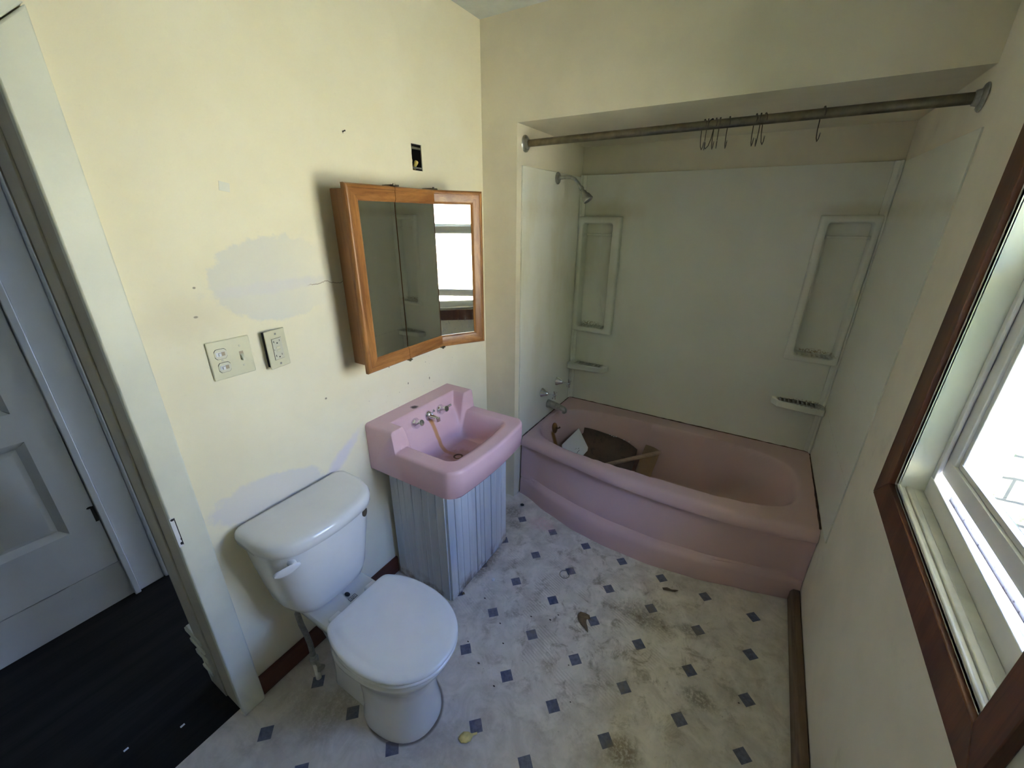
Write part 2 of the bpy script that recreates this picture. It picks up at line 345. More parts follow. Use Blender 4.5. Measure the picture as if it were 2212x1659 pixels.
MT = dict(
    wall=wall_left_material(),
    wall2=plain('back_wall_paint', (0.70, 0.645, 0.505), 0.65, var=0.05, vscale=4, bump=0.1),
    wall3=plain('right_wall_paint', (0.74, 0.69, 0.575), 0.65, var=0.05, vscale=4, bump=0.1, dirt=((0.4, 0.35, 0.28), 0.25, 5, 0.6)),
    ceil=plain('ceiling_paint', (0.62, 0.65, 0.62), 0.8),
    floor=floor_material(),
    trim=plain('trim_paint', (0.70, 0.71, 0.615), 0.42, var=0.05, vscale=6, dirt=((0.25, 0.21, 0.15), 0.5, 55, 0.69)),
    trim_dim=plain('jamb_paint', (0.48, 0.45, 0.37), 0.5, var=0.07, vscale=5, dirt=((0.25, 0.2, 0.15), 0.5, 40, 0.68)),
    hallwhite=plain('hall_paint', (0.58, 0.61, 0.65), 0.38, var=0.04, vscale=5, dirt=((0.2, 0.19, 0.18), 0.45, 40, 0.69)),
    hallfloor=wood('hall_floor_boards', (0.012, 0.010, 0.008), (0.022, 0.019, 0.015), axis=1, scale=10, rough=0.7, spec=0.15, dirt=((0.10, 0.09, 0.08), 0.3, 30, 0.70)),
    redbase=wood('red_brown_base', (0.075, 0.022, 0.013), (0.115, 0.036, 0.02), axis=1, scale=14, rough=0.5),
    casing=wood('brown_casing_stain', (0.085, 0.030, 0.015), (0.155, 0.058, 0.027), axis=2, scale=16, rough=0.42, dirt=((0.32, 0.24, 0.17), 0.35, 30, 0.70)),
    board=wood('bare_brown_board', (0.13, 0.085, 0.05), (0.2, 0.135, 0.085), axis=1, scale=16, rough=0.7),
    oak=wood('oak_frame', (0.20, 0.078, 0.022), (0.44, 0.20, 0.06), axis=2, scale=30, rough=0.34, stretch=0.10),
    oakh=wood('oak_rail', (0.23, 0.092, 0.027), (0.44, 0.20, 0.062), axis=1, scale=30, rough=0.34, stretch=0.10),
    oakside=wood('oak_veneer', (0.30, 0.145, 0.065), (0.40, 0.20, 0.09), axis=2, scale=12, rough=0.5),
    surround=surround_material(), tub=tub_material(), sink=sink_material(), vanity=vanity_material(), stone=stone_material(),
    china=plain('toilet_china', (0.76, 0.77, 0.765), 0.13, spec=0.55, var=0.015),
    seat=plain('seat_plastic', (0.77, 0.78, 0.80), 0.22, var=0.015, dirt=((0.3, 0.28, 0.27), 0.5, 90, 0.735)),
    chrome=plain('chrome', (0.82, 0.82, 0.84), 0.16, metal=1.0, var=0.1, vscale=60),
    dullmetal=plain('dull_grey_metal', (0.42, 0.42, 0.40), 0.36, metal=1.0, var=0.2, vscale=40),
    rodmetal=plain('tarnished_rod_metal', (0.20, 0.175, 0.125), 0.36, metal=1.0, var=0.2, vscale=30),
    wire=plain('dark_wire', (0.14, 0.12, 0.10), 0.45, metal=0.8),
    wirelight=plain('worn_wire', (0.42, 0.39, 0.33), 0.4, metal=0.8),
    ivory=plain('ivory_plastic', (0.665, 0.645, 0.475), 0.32, var=0.03),
    ivory2=plain('ivory_device', (0.62, 0.61, 0.50), 0.3, var=0.03),
    tan=plain('toggle_tan', (0.38, 0.31, 0.21), 0.4),
    dark=plain('dark_gap', (0.012, 0.011, 0.012), 0.7),
    black=plain('black_plastic', (0.02, 0.02, 0.024), 0.35),
    yellow=plain('yellow_plastic', (0.60, 0.50, 0.13), 0.35),
    badge=plain('badge_brown', (0.06, 0.045, 0.03), 0.4),
    vinylframe=plain('window_vinyl', (0.72, 0.71, 0.70), 0.35, var=0.03),
    oldpaint=plain('old_white_paint', (0.62, 0.61, 0.54), 0.55, var=0.08, vscale=20, dirt=((0.22, 0.17, 0.11), 0.6, 34, 0.64)),
    alu=plain('grey_track', (0.36, 0.37, 0.42), 0.4, metal=0.3, dirt=((0.03, 0.02, 0.02), 0.9, 70, 0.55)),
    sidewhite=plain('white_siding', (0.80, 0.79, 0.74), 0.7, var=0.03),
    grass=plain('outside_ground', (0.34, 0.36, 0.17), 0.9, var=0.3, vscale=8),
    dullpost=plain('weathered_post', (0.06, 0.06, 0.065), 0.8, var=0.3),
    blocker=plain('blocker_leaves', (0.035, 0.055, 0.02), 0.8, var=0.5, vscale=9),
    card=plain('cardboard', (0.27, 0.175, 0.095), 0.8, var=0.08, vscale=8),
    darkcard=plain('wet_cardboard', (0.085, 0.052, 0.033), 0.7, var=0.35, vscale=7, dirt=((0.03, 0.02, 0.014), 0.7, 9, 0.55)),
    stick=wood('stick_wood', (0.27, 0.17, 0.11), (0.38, 0.26, 0.175), axis=0, scale=20, rough=0.6),
    white=plain('white_plastic', (0.74, 0.75, 0.78), 0.3, var=0.02),
    print=plain('grey_print', (0.16, 0.17, 0.20), 0.6),
    caulk=plain('dirty_caulk', (0.10, 0.06, 0.035), 0.8, var=0.4, vscale=30),
    scrap=plain('brown_scrap', (0.17, 0.115, 0.06), 0.8, var=0.25, vscale=60),
    leaf=plain('yellow_leaf', (0.86, 0.70, 0.27), 0.6, var=0.15, vscale=50),
    tape=plain('clear_tape', (0.78, 0.78, 0.70), 0.12, var=0.02),
    rust=plain('rusty_metal', (0.18, 0.095, 0.035), 0.6, metal=0.5, var=0.3, vscale=40),
    hose=plain('grey_hose', (0.20, 0.195, 0.18), 0.5, var=0.2, vscale=90),
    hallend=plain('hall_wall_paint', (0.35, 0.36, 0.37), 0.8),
)
def mirror_material():
    a = M('mirror_glass', 0.02, 1.0); x, y, z = a.xyz()
    n = a.mul(a.mul(a.step(a.noise(60, 6, 0.75, stretch=(1, 1, 0.5)), 0.54, 0.66), a.mul(a.step(z, 1.27, 1.19), a.step(y, -0.56, -0.52))), 0.45)
    b = a.ell(y, z, -0.62, 1.40, 0.02, 0.05, 0.8, a.noise(30, 4))
    a.col(a.mix(n, (0.86, 0.87, 0.80), (0.80, 0.81, 0.82))); a.set('Roughness', a.mx(a.mul(n, 0.55), a.add(0.02, a.mul(b, 0.15)))); a.set('Metallic', a.sub(1.0, a.mul(n, 0.5))); return a.m
MT['mirror'] = mirror_material()
def pane_material():
    m_ = bpy.data.materials.new('pane_glass'); m_.use_nodes = True; t = m_.node_tree; n = t.nodes; n.remove(n['Principled BSDF'])
    a = n.new('ShaderNodeBsdfTransparent'); a.inputs[0].default_value = (0.93, 0.96, 0.95, 1); b = n.new('ShaderNodeBsdfGlossy'); b.inputs['Roughness'].default_value = 0.01
    mx = n.new('ShaderNodeMixShader'); fr = n.new('ShaderNodeMath'); fr.operation = 'POWER'; fr.inputs[1].default_value = 5.0; lw = n.new('ShaderNodeLayerWeight'); lw.inputs[0].default_value = 0.5; t.links.new(lw.outputs['Facing'], fr.inputs[0])
    t.links.new(fr.outputs[0], mx.inputs[0]); t.links.new(a.outputs[0], mx.inputs[1]); t.links.new(b.outputs[0], mx.inputs[2]); t.links.new(mx.outputs[0], n['Material Output'].inputs[0]); return m_
MT['pane'] = pane_material()

# ================================================================== the room
XA, XR, ZC, ZH, YB, YN = 0.196, 1.718, 2.451, 2.048, 0.80, -2.75
NICHES = ((0.200, 0.484, 0.925, 1.662, 0.240, 0.430, 0.960, 1.622), (1.466, 1.706, 0.935, 1.672, 1.503, 1.680, 0.968, 1.640))
DY0, DY1, DZ = -2.36, -1.554, 1.945          # doorway
WY0, WY1, WZ0, WZ1 = -1.150, -0.500, 0.935, 1.96   # window hole
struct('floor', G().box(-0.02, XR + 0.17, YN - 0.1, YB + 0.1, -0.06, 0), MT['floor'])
struct('wall_left', wall_slab(G(), 0, -0.198, 0.0, YN, 0.1, 0, ZC, [(DY0, DY1, -1, DZ), (-0.486, -0.428, 1.824, 1.918)]), MT['wall'])
struct('wall_right', wall_slab(G(), 0, XR, XR + 0.17, YN, YB + 0.1, 0, ZC, [(WY0, WY1, WZ0, WZ1)]), MT['wall3'])
g = G(); g.box(0, XA, 0, 0.1, 0, ZC); g.box(XA, XR, 0, 0.1, ZH, ZC); struct('wall_back', g, MT['wall2'])
g = G(); g.box(XA - 0.1, XA, 0.1, YB, 0, ZC); wall_slab(g, 1, YB, YB + 0.1, XA - 0.1, XR, 0, ZC, [(q[4], q[5], q[6], q[7]) for q in NICHES]); struct('wall_alcove', g, MT['wall2'])
struct('ceiling_alcove', G().box(XA, XR, 0.1, YB, ZH, ZH + 0.06), MT['wall2'])
struct('ceiling', G().box(-0.2, XR + 0.17, YN - 0.1, 0.1, ZC, ZC + 0.08), MT['ceil'])
struct('wall_near', G().box(-0.2, XR + 0.17, YN - 0.1, YN, 0, ZC), MT['wall3'])
# hall beyond the doorway
HX = -0.97
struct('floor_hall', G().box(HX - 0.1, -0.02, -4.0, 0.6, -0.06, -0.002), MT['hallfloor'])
struct('wall_hall', G().box(HX - 0.1, HX, -4.0, 0.6, 0, ZC), MT['hallwhite'])
g = G(); g.box(HX, -0.2, -4.1, -4.0, 0, ZC); wall_slab(g, 1, 0.6, 0.7, HX, -0.2, 0, ZC, [(HX + 0.10, -0.28, 0.5, 1.02)]); g.box(-0.25, -0.2, -4.0, YN, 0, ZC); g.box(-0.25, -0.2, 0.1, 0.6, 0, ZC); struct('wall_hall_end', g, MT['hallend'])  # unseen low opening in the end wall, added to light the hall door
struct('ceiling_hall', G().box(HX, -0.197, -4.0, 0.6, ZC, ZC + 0.08), MT['ceil'])

# door casing on the bathroom side, jamb, and the casing on the hall side
g = G()
cy0, cy1, ct = -1.492, -1.566, 2.010
g.hexa([(0.0, cy1, 0), (0.022, cy1, 0), (0.022, cy0, 0), (0.0, cy0, 0), (0.0, cy1, 1.943), (0.022, cy1, 1.943), (0.022, cy0, ct), (0.0, cy0, ct)])
tr = struct('trim_1', g, MT['trim'], bevel=0.004)
g = G(); g.hexa([(0.0, -2.36, 1.946), (0.022, -2.36, 1.946), (0.022, cy1 - 0.001, 1.946), (0.0, cy1 - 0.001, 1.946), (0.0, -2.43, ct + .002), (0.022, -2.43, ct + .002), (0.022, cy0 - 0.001, ct + .002), (0.0, cy0 - 0.001, ct + .002)])
struct('trim_2', g, MT['trim'], bevel=0.003)
struct('trim_3', G().box(0, 0.022, -2.43, -2.361, 0, 1.944), MT['trim'], bevel=0.003)
g = G()   # jamb lining with a stop bead
g.box(-0.20, -0.001, DY1 - 0.007, DY1 + 0.002, 0, DZ); g.box(-0.20, -0.105, DY1 - 0.012, DY1 - 0.006, 0, DZ)
g.box(-0.20, -0.001, DY0, DY1 - 0.007, DZ - 0.007, DZ + 0.002)
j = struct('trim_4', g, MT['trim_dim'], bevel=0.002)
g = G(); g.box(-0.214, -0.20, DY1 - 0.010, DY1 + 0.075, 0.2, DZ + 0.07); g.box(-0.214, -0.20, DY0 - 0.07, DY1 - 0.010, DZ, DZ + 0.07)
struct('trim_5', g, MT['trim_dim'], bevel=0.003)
# moulded hall skirting block, stepped profile seen end-on past the jamb
prof = [(-0.20, 0), (-0.214, 0), (-0.216, 0.072), (-0.222, 0.082), (-0.222, 0.092), (-0.216, 0.100), (-0.219, 0.138), (-0.228, 0.148), (-0.229, 0.166), (-0.222, 0.174), (-0.226, 0.188), (-0.238, 0.196), (-0.241, 0.214), (-0.234, 0.222), (-0.240, 0.230), (-0.250, 0.238), (-0.252, 0.252), (-0.244, 0.266), (-0.20, 0.270)]
prof = [(x if x > -0.215 else x + (x + 0.214) * 0.55, z) for x, z in prof]
g = G().prism([(x, DY1 - 0.012, z) for x, z in prof], (0, 0.55, 0))
for xo, z0_, z1_ in ((-0.222, 0.080, 0.096), (-0.236, 0.146, 0.168), (-0.252, 0.196, 0.214), (-0.268, 0.240, 0.258)): g.box(xo, -0.150, DY1 - 0.0165, DY1 - 0.010, z0_, z1_)
struct('baseboard_hall', g, MT['trim'], bevel=0.002)
# strike mortise cut in the casing edge
t = thing('hinge_mortise', 'chipped hinge recess cut into the edge of the white door casing', 'hinge recess', (0.02, -1.562, 0.825))
G().box(0.0215, 0.0235, -1.566, -1.556, 0.776, 0.874).build('recess_face', MT['white'], t)
g = G(); g.box(0.0215, 0.0240, -1.5565, -1.5545, 0.78, 0.872); g.ball((0.0232, -1.560, 0.869), (0.0012, 0.005, 0.004)); g.ball((0.0232, -1.558, 0.786), (0.0012, 0.004, 0.005)); g.ball((0.0232, -1.556, 0.80), (0.0012, 0.002, 0.004))
g.build('broken_edge', MT['dark'], t)

# hall door on the far side of the hall
d = setting('door_1', (HX, -1.9, 0))
DR = -1.560
g = G(); FX = HX + 0.004
xs0, xs1 = HX + 0.0, HX + 0.022
pan = [(-1.86, -1.652, 0.43, 0.865), (-2.12, -1.91, 0.43, 0.865), (-1.86, -1.652, 0.98, 1.75), (-2.12, -1.91, 0.98, 1.75)]
wall_slab(g, 0, xs0, xs1, -2.22, DR, 0.205, 1.96, pan)
for (a0, a1, z0, z1) in pan:
    ins = 0.026
    g.add([(xs1, a0, z0), (xs1, a1, z0), (xs1, a1, z1), (xs1, a0, z1), (xs0 + 0.004, a0 + ins, z0 + ins), (xs0 + 0.004, a1 - ins, z0 + ins), (xs0 + 0.004, a1 - ins, z1 - ins), (xs0 + 0.004, a0 + ins, z1 - ins)],
          [(0, 1, 5, 4), (1, 2, 6, 5), (2, 3, 7, 6), (3, 0, 4, 7), (4, 5, 6, 7)])
    g.hexa([(xs0 + .004, a0 + ins, z0 + ins), (xs0 + .004, a1 - ins, z0 + ins), (xs0 + .004, a1 - ins, z1 - ins), (xs0 + .004, a0 + ins, z1 - ins),
            (xs0 + .013, a0 + ins + .016, z0 + ins + .016), (xs0 + .013, a1 - ins - .016, z0 + ins + .016), (xs0 + .013, a1 - ins - .016, z1 - ins - .016), (xs0 + .013, a0 + ins + .016, z1 - ins - .016)])
g.build('door_leaf', MT['hallwhite'], d, bevel=0.002)
g = G(); g.box(HX, HX + 0.012, -2.22, -1.552, 0.0, 0.197); g.build('kick_board', MT['hallwhite'], d, bevel=0.002)
G().box(HX, HX + 0.034, -1.557, -1.535, 0.0, 1.98).build('stop_bead', MT['hallwhite'], d, bevel=0.003)
G().box(HX, HX + 0.020, -1.535, -1.440, 0.0, 2.05).build('casing', MT['hallwhite'], d, bevel=0.004)
G().box(HX, HX + 0.032, -1.440, -1.418, 0.0, 2.06).build('outer_moulding', MT['hallwhite'], d, bevel=0.008)
G().box(HX, HX + 0.020, -2.32, -2.225, 0.0, 2.05).build('casing', MT['hallwhite'], d, bevel=0.004)
g = G(); g.box(HX + 0.0215, HX + 0.0235, -1.572, -1.561, 0.435, 0.51); g.ball((HX + 0.023, -1.573, 0.508), (0.002, 0.010, 0.005)); g.build('hinge_recess', MT['dark'], d, label='dark hinge recess in the door edge')

# baseboards
struct('baseboard_left', G().box(0.0, 0.012, cy0 + 0.001, -0.81, 0.003, 0.095), MT['redbase'], bevel=0.003)
g = G(); g.prism([(1.716, 0.035, 0), (1.680, 0.035, 0), (1.680, 0.035, 0.052), (1.690, 0.035, 0.066), (1.716, 0.035, 0.066)], (0, -2.7, 0)); struct('baseboard_right', g, MT['board'], bevel=0.003)

# ================================================================== window
w = setting('window_1', (XR, -0.82, WZ0))
X1 = XR - 0.017
def zlo(y): return 0.868 + 0.043 * (y + 0.77)       # outer edge of the bottom casing, the old frame is out of level
def zin(y): return 0.950 + 0.060 * (y + 0.81)
def strip(name, pts, mat, x0=XR, x1=X1, bevel=0.002, **k):
    g = G(); g.hexa([(x0, *p) for p in pts] + [(x1, *p) for p in pts]); return g.build(name, mat, w, bevel=bevel, **k)
strip('casing', [(-0.398, zlo(-0.398)), (-0.488, zin(-0.488)), (-0.488, 1.94), (-0.398, 2.03)], MT['casing'], label='brown side casing nearest the tub')
strip('casing', [(-1.205, zlo(-1.205)), (-0.399, zlo(-0.399) - .0005), (-0.489, zin(-0.489) - .0005), (-1.147, zin(-1.147))], MT['casing'], label='brown bottom casing')
strip('casing', [(-1.206, zlo(-1.205)), (-1.148, zin(-1.147)), (-1.148, 1.94), (-1.206, 2.03)], MT['casing'], label='brown side casing farthest from the tub')
strip('casing', [(-1.205, 2.031), (-1.147, 1.941), (-0.489, 1.941), (-0.399, 2.031)], MT['casing'], label='brown top casing')
g = G()   # old white bead between casing and opening
XB = XR - 0.006
g.hexa([(XR, -0.4885, zin(-0.4885) + .0), (XR, -0.512, zin(-0.51) + .018), (XR, -0.512, 1.93), (XR, -0.4885, 1.94), (XB, -0.4885, zin(-0.4885)), (XB, -0.512, zin(-0.51) + .018), (XB, -0.512, 1.93), (XB, -0.4885, 1.94)])
g.hexa([(XR, -1.147, zin(-1.147) + .001), (XR, -0.489, zin(-0.489) + .001), (XR, -0.512, zin(-0.512) + .018), (XR, -1.13, zin(-1.13) + .018), (XB, -1.147, zin(-1.147) + .001), (XB, -0.489, zin(-0.489) + .001), (XB, -0.512, zin(-0.512) + .018), (XB, -1.13, zin(-1.13) + .018)])
g.build('inner_bead', MT['oldpaint'], w, bevel=0.002)
XV = 1.765
g = G()   # jamb lining
g.box(XB, XV + 0.1, -0.512, -0.4995, WZ0, WZ1); g.box(XB, XV + 0.1, -1.1505, -1.130, WZ0, WZ1); g.box(XB, XV + 0.1, -1.13, -0.512, 1.945, WZ1 + .001)
g.build('jamb', MT['trim'], w)
g = G()   # stool, sloping with two shallow steps
for (xa_, xb_, dz) in ((XB, 1.728, 0.0), (1.728, 1.742, 0.006), (1.742, XV, 0.003)):
    ya, yb_ = -1.131, -0.511
    g.hexa([(xa_, ya, 0.90), (xb_, ya, 0.90), (xb_, yb_, 0.90), (xa_, yb_, 0.90), (xa_, ya, zin(ya) + .012 + dz), (xb_, ya, zin(ya) + .012 + dz), (xb_, yb_, zin(yb_) + .012 + dz), (xa_, yb_, zin(yb_) + .012 + dz)])
g.build('stool', MT['oldpaint'], w, bevel=0.0025)
def zs(y): return 1.016 + 0.05 * (y + 0.8)
g = G()   # vinyl frame
g.hexa([(XV, -1.13, 0.93), (XV + .008, -1.13, 0.93), (XV + .008, -0.512, 0.93), (XV, -0.512, 0.93), (XV, -1.13, zs(-1.13)), (XV + .008, -1.13, zs(-1.13)), (XV + .008, -0.512, zs(-.512)), (XV, -0.512, zs(-.512))])
g.box(XV + .001, XV + .008, -0.530, -0.511, zs(-.52), 1.945); g.box(XV + .001, XV + .008, -1.131, -1.112, zs(-1.12), 1.945); g.box(XV + .001, XV + .008, -1.13, -0.512, 1.92, 1.946)
g.box(XV + .008, 1.875, -0.522, -0.511, 0.95, 1.945); g.box(XV + .008, 1.875, -1.131, -1.120, 0.95, 1.945); g.box(XV + .008, 1.875, -1.13, -0.512, 1.93, 1.946)
g.build('window_frame', MT['vinylframe'], w, bevel=0.0015)
g = G()   # sill track with ridges
g.box(XV + .008, 1.885, -1.13, -0.512, 0.90, 0.966)
for xx in (1.792, 1.805, 1.830): g.box(xx, xx + .004, -1.121, -0.521, 0.966, 0.982)
g.build('sill_track', MT['vinylframe'], w)
G().box(1.813, 1.819, -1.120, -0.522, 0.9665, 0.991).build('dirt_line', MT['alu'], w, label='dirty groove of the sill track')
def sash(name, x0, x1, z0, z1, y0=-1.118, y1=-0.524, parent=w):
    g = G(); q = 0.042
    g.box(x0, x1, y0, y1, z0, z0 + q); g.box(x0, x1, y0, y1, z1 - q, z1); g.box(x0, x1, y0, y0 + q, z0 + q, z1 - q); g.box(x0, x1, y1 - q, y1, z0 + q, z1 - q)
    r = 0.014; a = x0 + 0.007; b = x1 - 0.004
    for (p0, p1, q0, q1) in ((y0 + q, y1 - q, z0 + q, z0 + q + r), (y0 + q, y1 - q, z1 - q - r, z1 - q), (y0 + q, y0 + q + r, z0 + q + r, z1 - q - r), (y1 - q - r, y1 - q, z0 + q + r, z1 - q - r)): g.box(a, b, p0, p1, q0, q1)
    s_ = g.build(name, MT['vinylframe'], parent, bevel=0.0018)
    xm = (x0 + x1) / 2
    G().box(xm - 0.002, xm + 0.002, y0 + q, y1 - q, z0 + q, z1 - q).build('pane', MT['pane'], s_)
    return s_
sash('lower_sash', 1.777, 1.803, 1.050, 1.590)
sash('upper_sash', 1.832, 1.858, 1.550, 1.929)

# ================================================================== outside
struct('ground', G().box(1.89, 14, -12, 14, -0.75, -0.65), MT['grass'])
struct('wall_outside', G().box(4.3, 4.6, -2.8, 12, -0.65, 2.2), MT['sidewhite'])
g = G(); g.box(1.888, 3.1, 2.35, 2.65, -0.65, 2.9); g.box(1.95, 2.02, 2.32, 2.35, -0.65, 2.9); g.box(3.02, 3.1, 2.32, 2.35, -0.65, 2.9); struct('wall_outside_wing', g, MT['sidewhite'])
struct('eave_blocker', G().box(1.889, 2.45, -3.2, 1.4, 2.30, 2.44), MT['sidewhite'])  # unseen overhang added to keep high sky light off the floor
P = []; random.seed(3)     # unseen dark hedge added to cut daylight into the alcove
for i in range(40):
    P.append([(2.1 + 7 * i / 39, -2.85 + random.uniform(-.07, .07) - (0.5 if k == 18 else 0), -0.65 + 4.0 * min(k, 17) / 17 + random.uniform(-.05, .05)) for k in range(19)])
struct('hedge_blocker', G().grid(P, smooth=False), MT['blocker'])
g = G(); g.box(3.1, 4.3, 2.42, 2.7, -0.65, 1.0); struct('wall_outside_stone', g, MT['stone'])
struct('trim_outside', G().box(3.1, 3.14, 2.38, 2.421, -0.65, 1.4), MT['dullpost'])

# ================================================================== bathtub
TX0, TX1, TZ = 0.208, 1.716, 0.405
def interp(x, T):
    for (a, p), (b, q) in zip(T, T[1:]):
        if x <= b:
            t = max(0, (x - a) / (b - a)); t = t * t * (3 - 2 * t) * 0.35 + t * 0.65; return p + (q - p) * t
    return T[-1][1]
RIM = [(0.20, 0.068), (0.31, 0.058), (0.54, 0.016), (0.83, -0.030), (1.10, -0.046), (1.36, -0.038), (1.59, -0.006), (1.72, 0.028)]
FOOT = [(0.20, 0.058), (0.26, 0.045), (0.44, -0.028), (0.65, -0.088), (0.83, -0.111), (1.06, -0.115), (1.29, -0.084), (1.49, -0.031), (1.72, 0.026)]
def smooth(t): t = min(1, max(0, t)); return t * t * (3 - 2 * t)
def tub_z(x, y):
    cx, cy = 0.945, 0.366
    dx = (x - cx) / 0.712; dy = (y - cy) / 0.308
    n = 3.4
    r = (abs(dx) ** n + abs(dy) ** n) ** (1 / n)
    k = dx * dx / (dx * dx + dy * dy + 1e-9); k = k * k * (3 - 2 * k)
    wall = (0.42 if dx > 0 else 0.20) * k + 0.34 * (1 - k)      # sloped back rest at the right end, steep at the drain end
    t = min(1, max(0, (1.0 - r) / wall))
    return TZ - 0.330 * (0.55 * t * t * (3 - 2 * t) + 0.45 * (1 - (1 - t) ** 2.2) * smooth(t * 6))
t = thing('bathtub', 'pink enamelled bathtub filling the alcove, with a bowed apron', 'bathtub', (0.96, 0.37, 0))
g = G()
NX, NY = 130, 80
P = []
for i in range(NX + 1):
    x = TX0 + (TX1 - TX0) * i / NX; yf = interp(x, RIM); row = []
    yfoot = interp(x, FOOT)
    wr = smooth((x - TX0) / 0.12) * smooth((TX1 - x) / 0.06)
    def yk(z): # apron line between rim and foot
        s = 1 - z / 0.36
        return yf + (yfoot - yf) * smooth(min(1, s * 1.05))
    ya = yf + (yfoot - yf) * 0.62 + 0.004                     # apron face at its foot
    yt = yf + 0.004
    def face(z): return ya + (yt - ya) * smooth((z - 0.13) / 0.215) + 0.022 * wr
    ap = [(0.0, yfoot), (0.05, yfoot), (0.095, yfoot + 0.003), (0.112, yfoot + 0.010), (0.120, yfoot + 0.020 + 0.006 * wr), (0.124, face(0.13) * 0.7 + 0.3 * yfoot), (0.131, face(0.135)), (0.15, face(0.15)), (0.20, face(0.20)), (0.25, face(0.25)), (0.30, face(0.30)), (0.335, face(0.335)), (0.3425, face(0.3425)), (0.3430, yf + 0.002), (0.346, yf - 0.004), (0.355, yf - 0.006), (0.368, yf - 0.003), (0.385, yf + 0.004), (0.397, yf + 0.013), (0.403, yf + 0.024)]
    for z, y in ap: row.append((x, y, z))
    y0 = yf + 0.034; y1 = 0.786
    for j2 in range(NY + 1):
        y = y0 + (y1 - y0) * j2 / NY; row.append((x, y, tub_z(x, y)))
    row.append((x, y1, 0.0)); P.append(row)
g.grid(P)
for row in (P[0], P[-1]): g.add(row, [tuple(range(len(row)))])
g.build('tub_shell', MT['tub'], t, angle=50)
g = G(); pts = []
for i in range(60): pts.append((TX0 + (TX1 - TX0) * i / 59, 0.786, TZ + 0.001 + random.uniform(-.0008, .0008)))
g.tube(pts, [random.uniform(0.002, 0.0048) for _ in pts], 6)
pts = [(TX0 + 0.001, 0.08 + 0.705 * i / 30, TZ + 0.001) for i in range(31)]; g.tube(pts, [random.uniform(0.0022, 0.004) for _ in pts], 6)
pts = [(TX1 - 0.002, 0.05 + 0.735 * i / 30, TZ + 0.002) for i in range(31)]; g.tube(pts, [random.uniform(0.003, 0.006) for _ in pts], 6)
g.build('caulk_line', MT['caulk'], t, label='dark mouldy caulk line')
g = G(); g.lathe((0.262, 0.425, 0.318), (1, 0, 0.25), [(0, 0.037), (0.006, 0.036), (0.011, 0.028), (0.013, 0.004)], 28); op_ = g.build('overflow_plate', MT['rust'], t, label='rusty oval overflow plate')
G().tube([(0.274, 0.425, 0.322), (0.295, 0.425, 0.326), (0.303, 0.423, 0.336)], [0.005, 0.004, 0.006], 8).build('trip_lever', MT['rust'], op_)

# ================================================================== shower surround
YS = 0.787
t = thing('shower_surround', 'off-white plastic shower surround lining the three alcove walls above the tub', 'shower surround', (0.96, YS, TZ))
g = G(); g.prism([(XA, 0.042, TZ), (XA, 0.79, TZ), (XA, 0.79, 1.885), (XA, 0.042, 1.880)], (0.009, 0, 0)); g.prism([(XA, 0.042, 0.345), (XA, 0.085, 0.345), (XA, 0.085, TZ), (XA, 0.042, TZ)], (0.006, 0, 0))
g.build('left_panel', MT['surround'], t, bevel=0.002)
g = wall_slab(G(), 1, YS, YB, XA + 0.009, XR - 0.006, TZ, 1.895, [(q[4] - .001, q[5] + .001, q[6] - .001, q[7] + .001) for q in NICHES]); g.build('back_panel', MT['surround'], t, bevel=0.001)
g = G(); g.prism([(XR, -0.085, TZ + .03), (XR, 0.79, TZ), (XR, 0.79, 1.890), (XR, -0.085, 1.885)], (-0.005, 0, 0)); g.build('right_panel', MT['surround'], t, bevel=0.001)
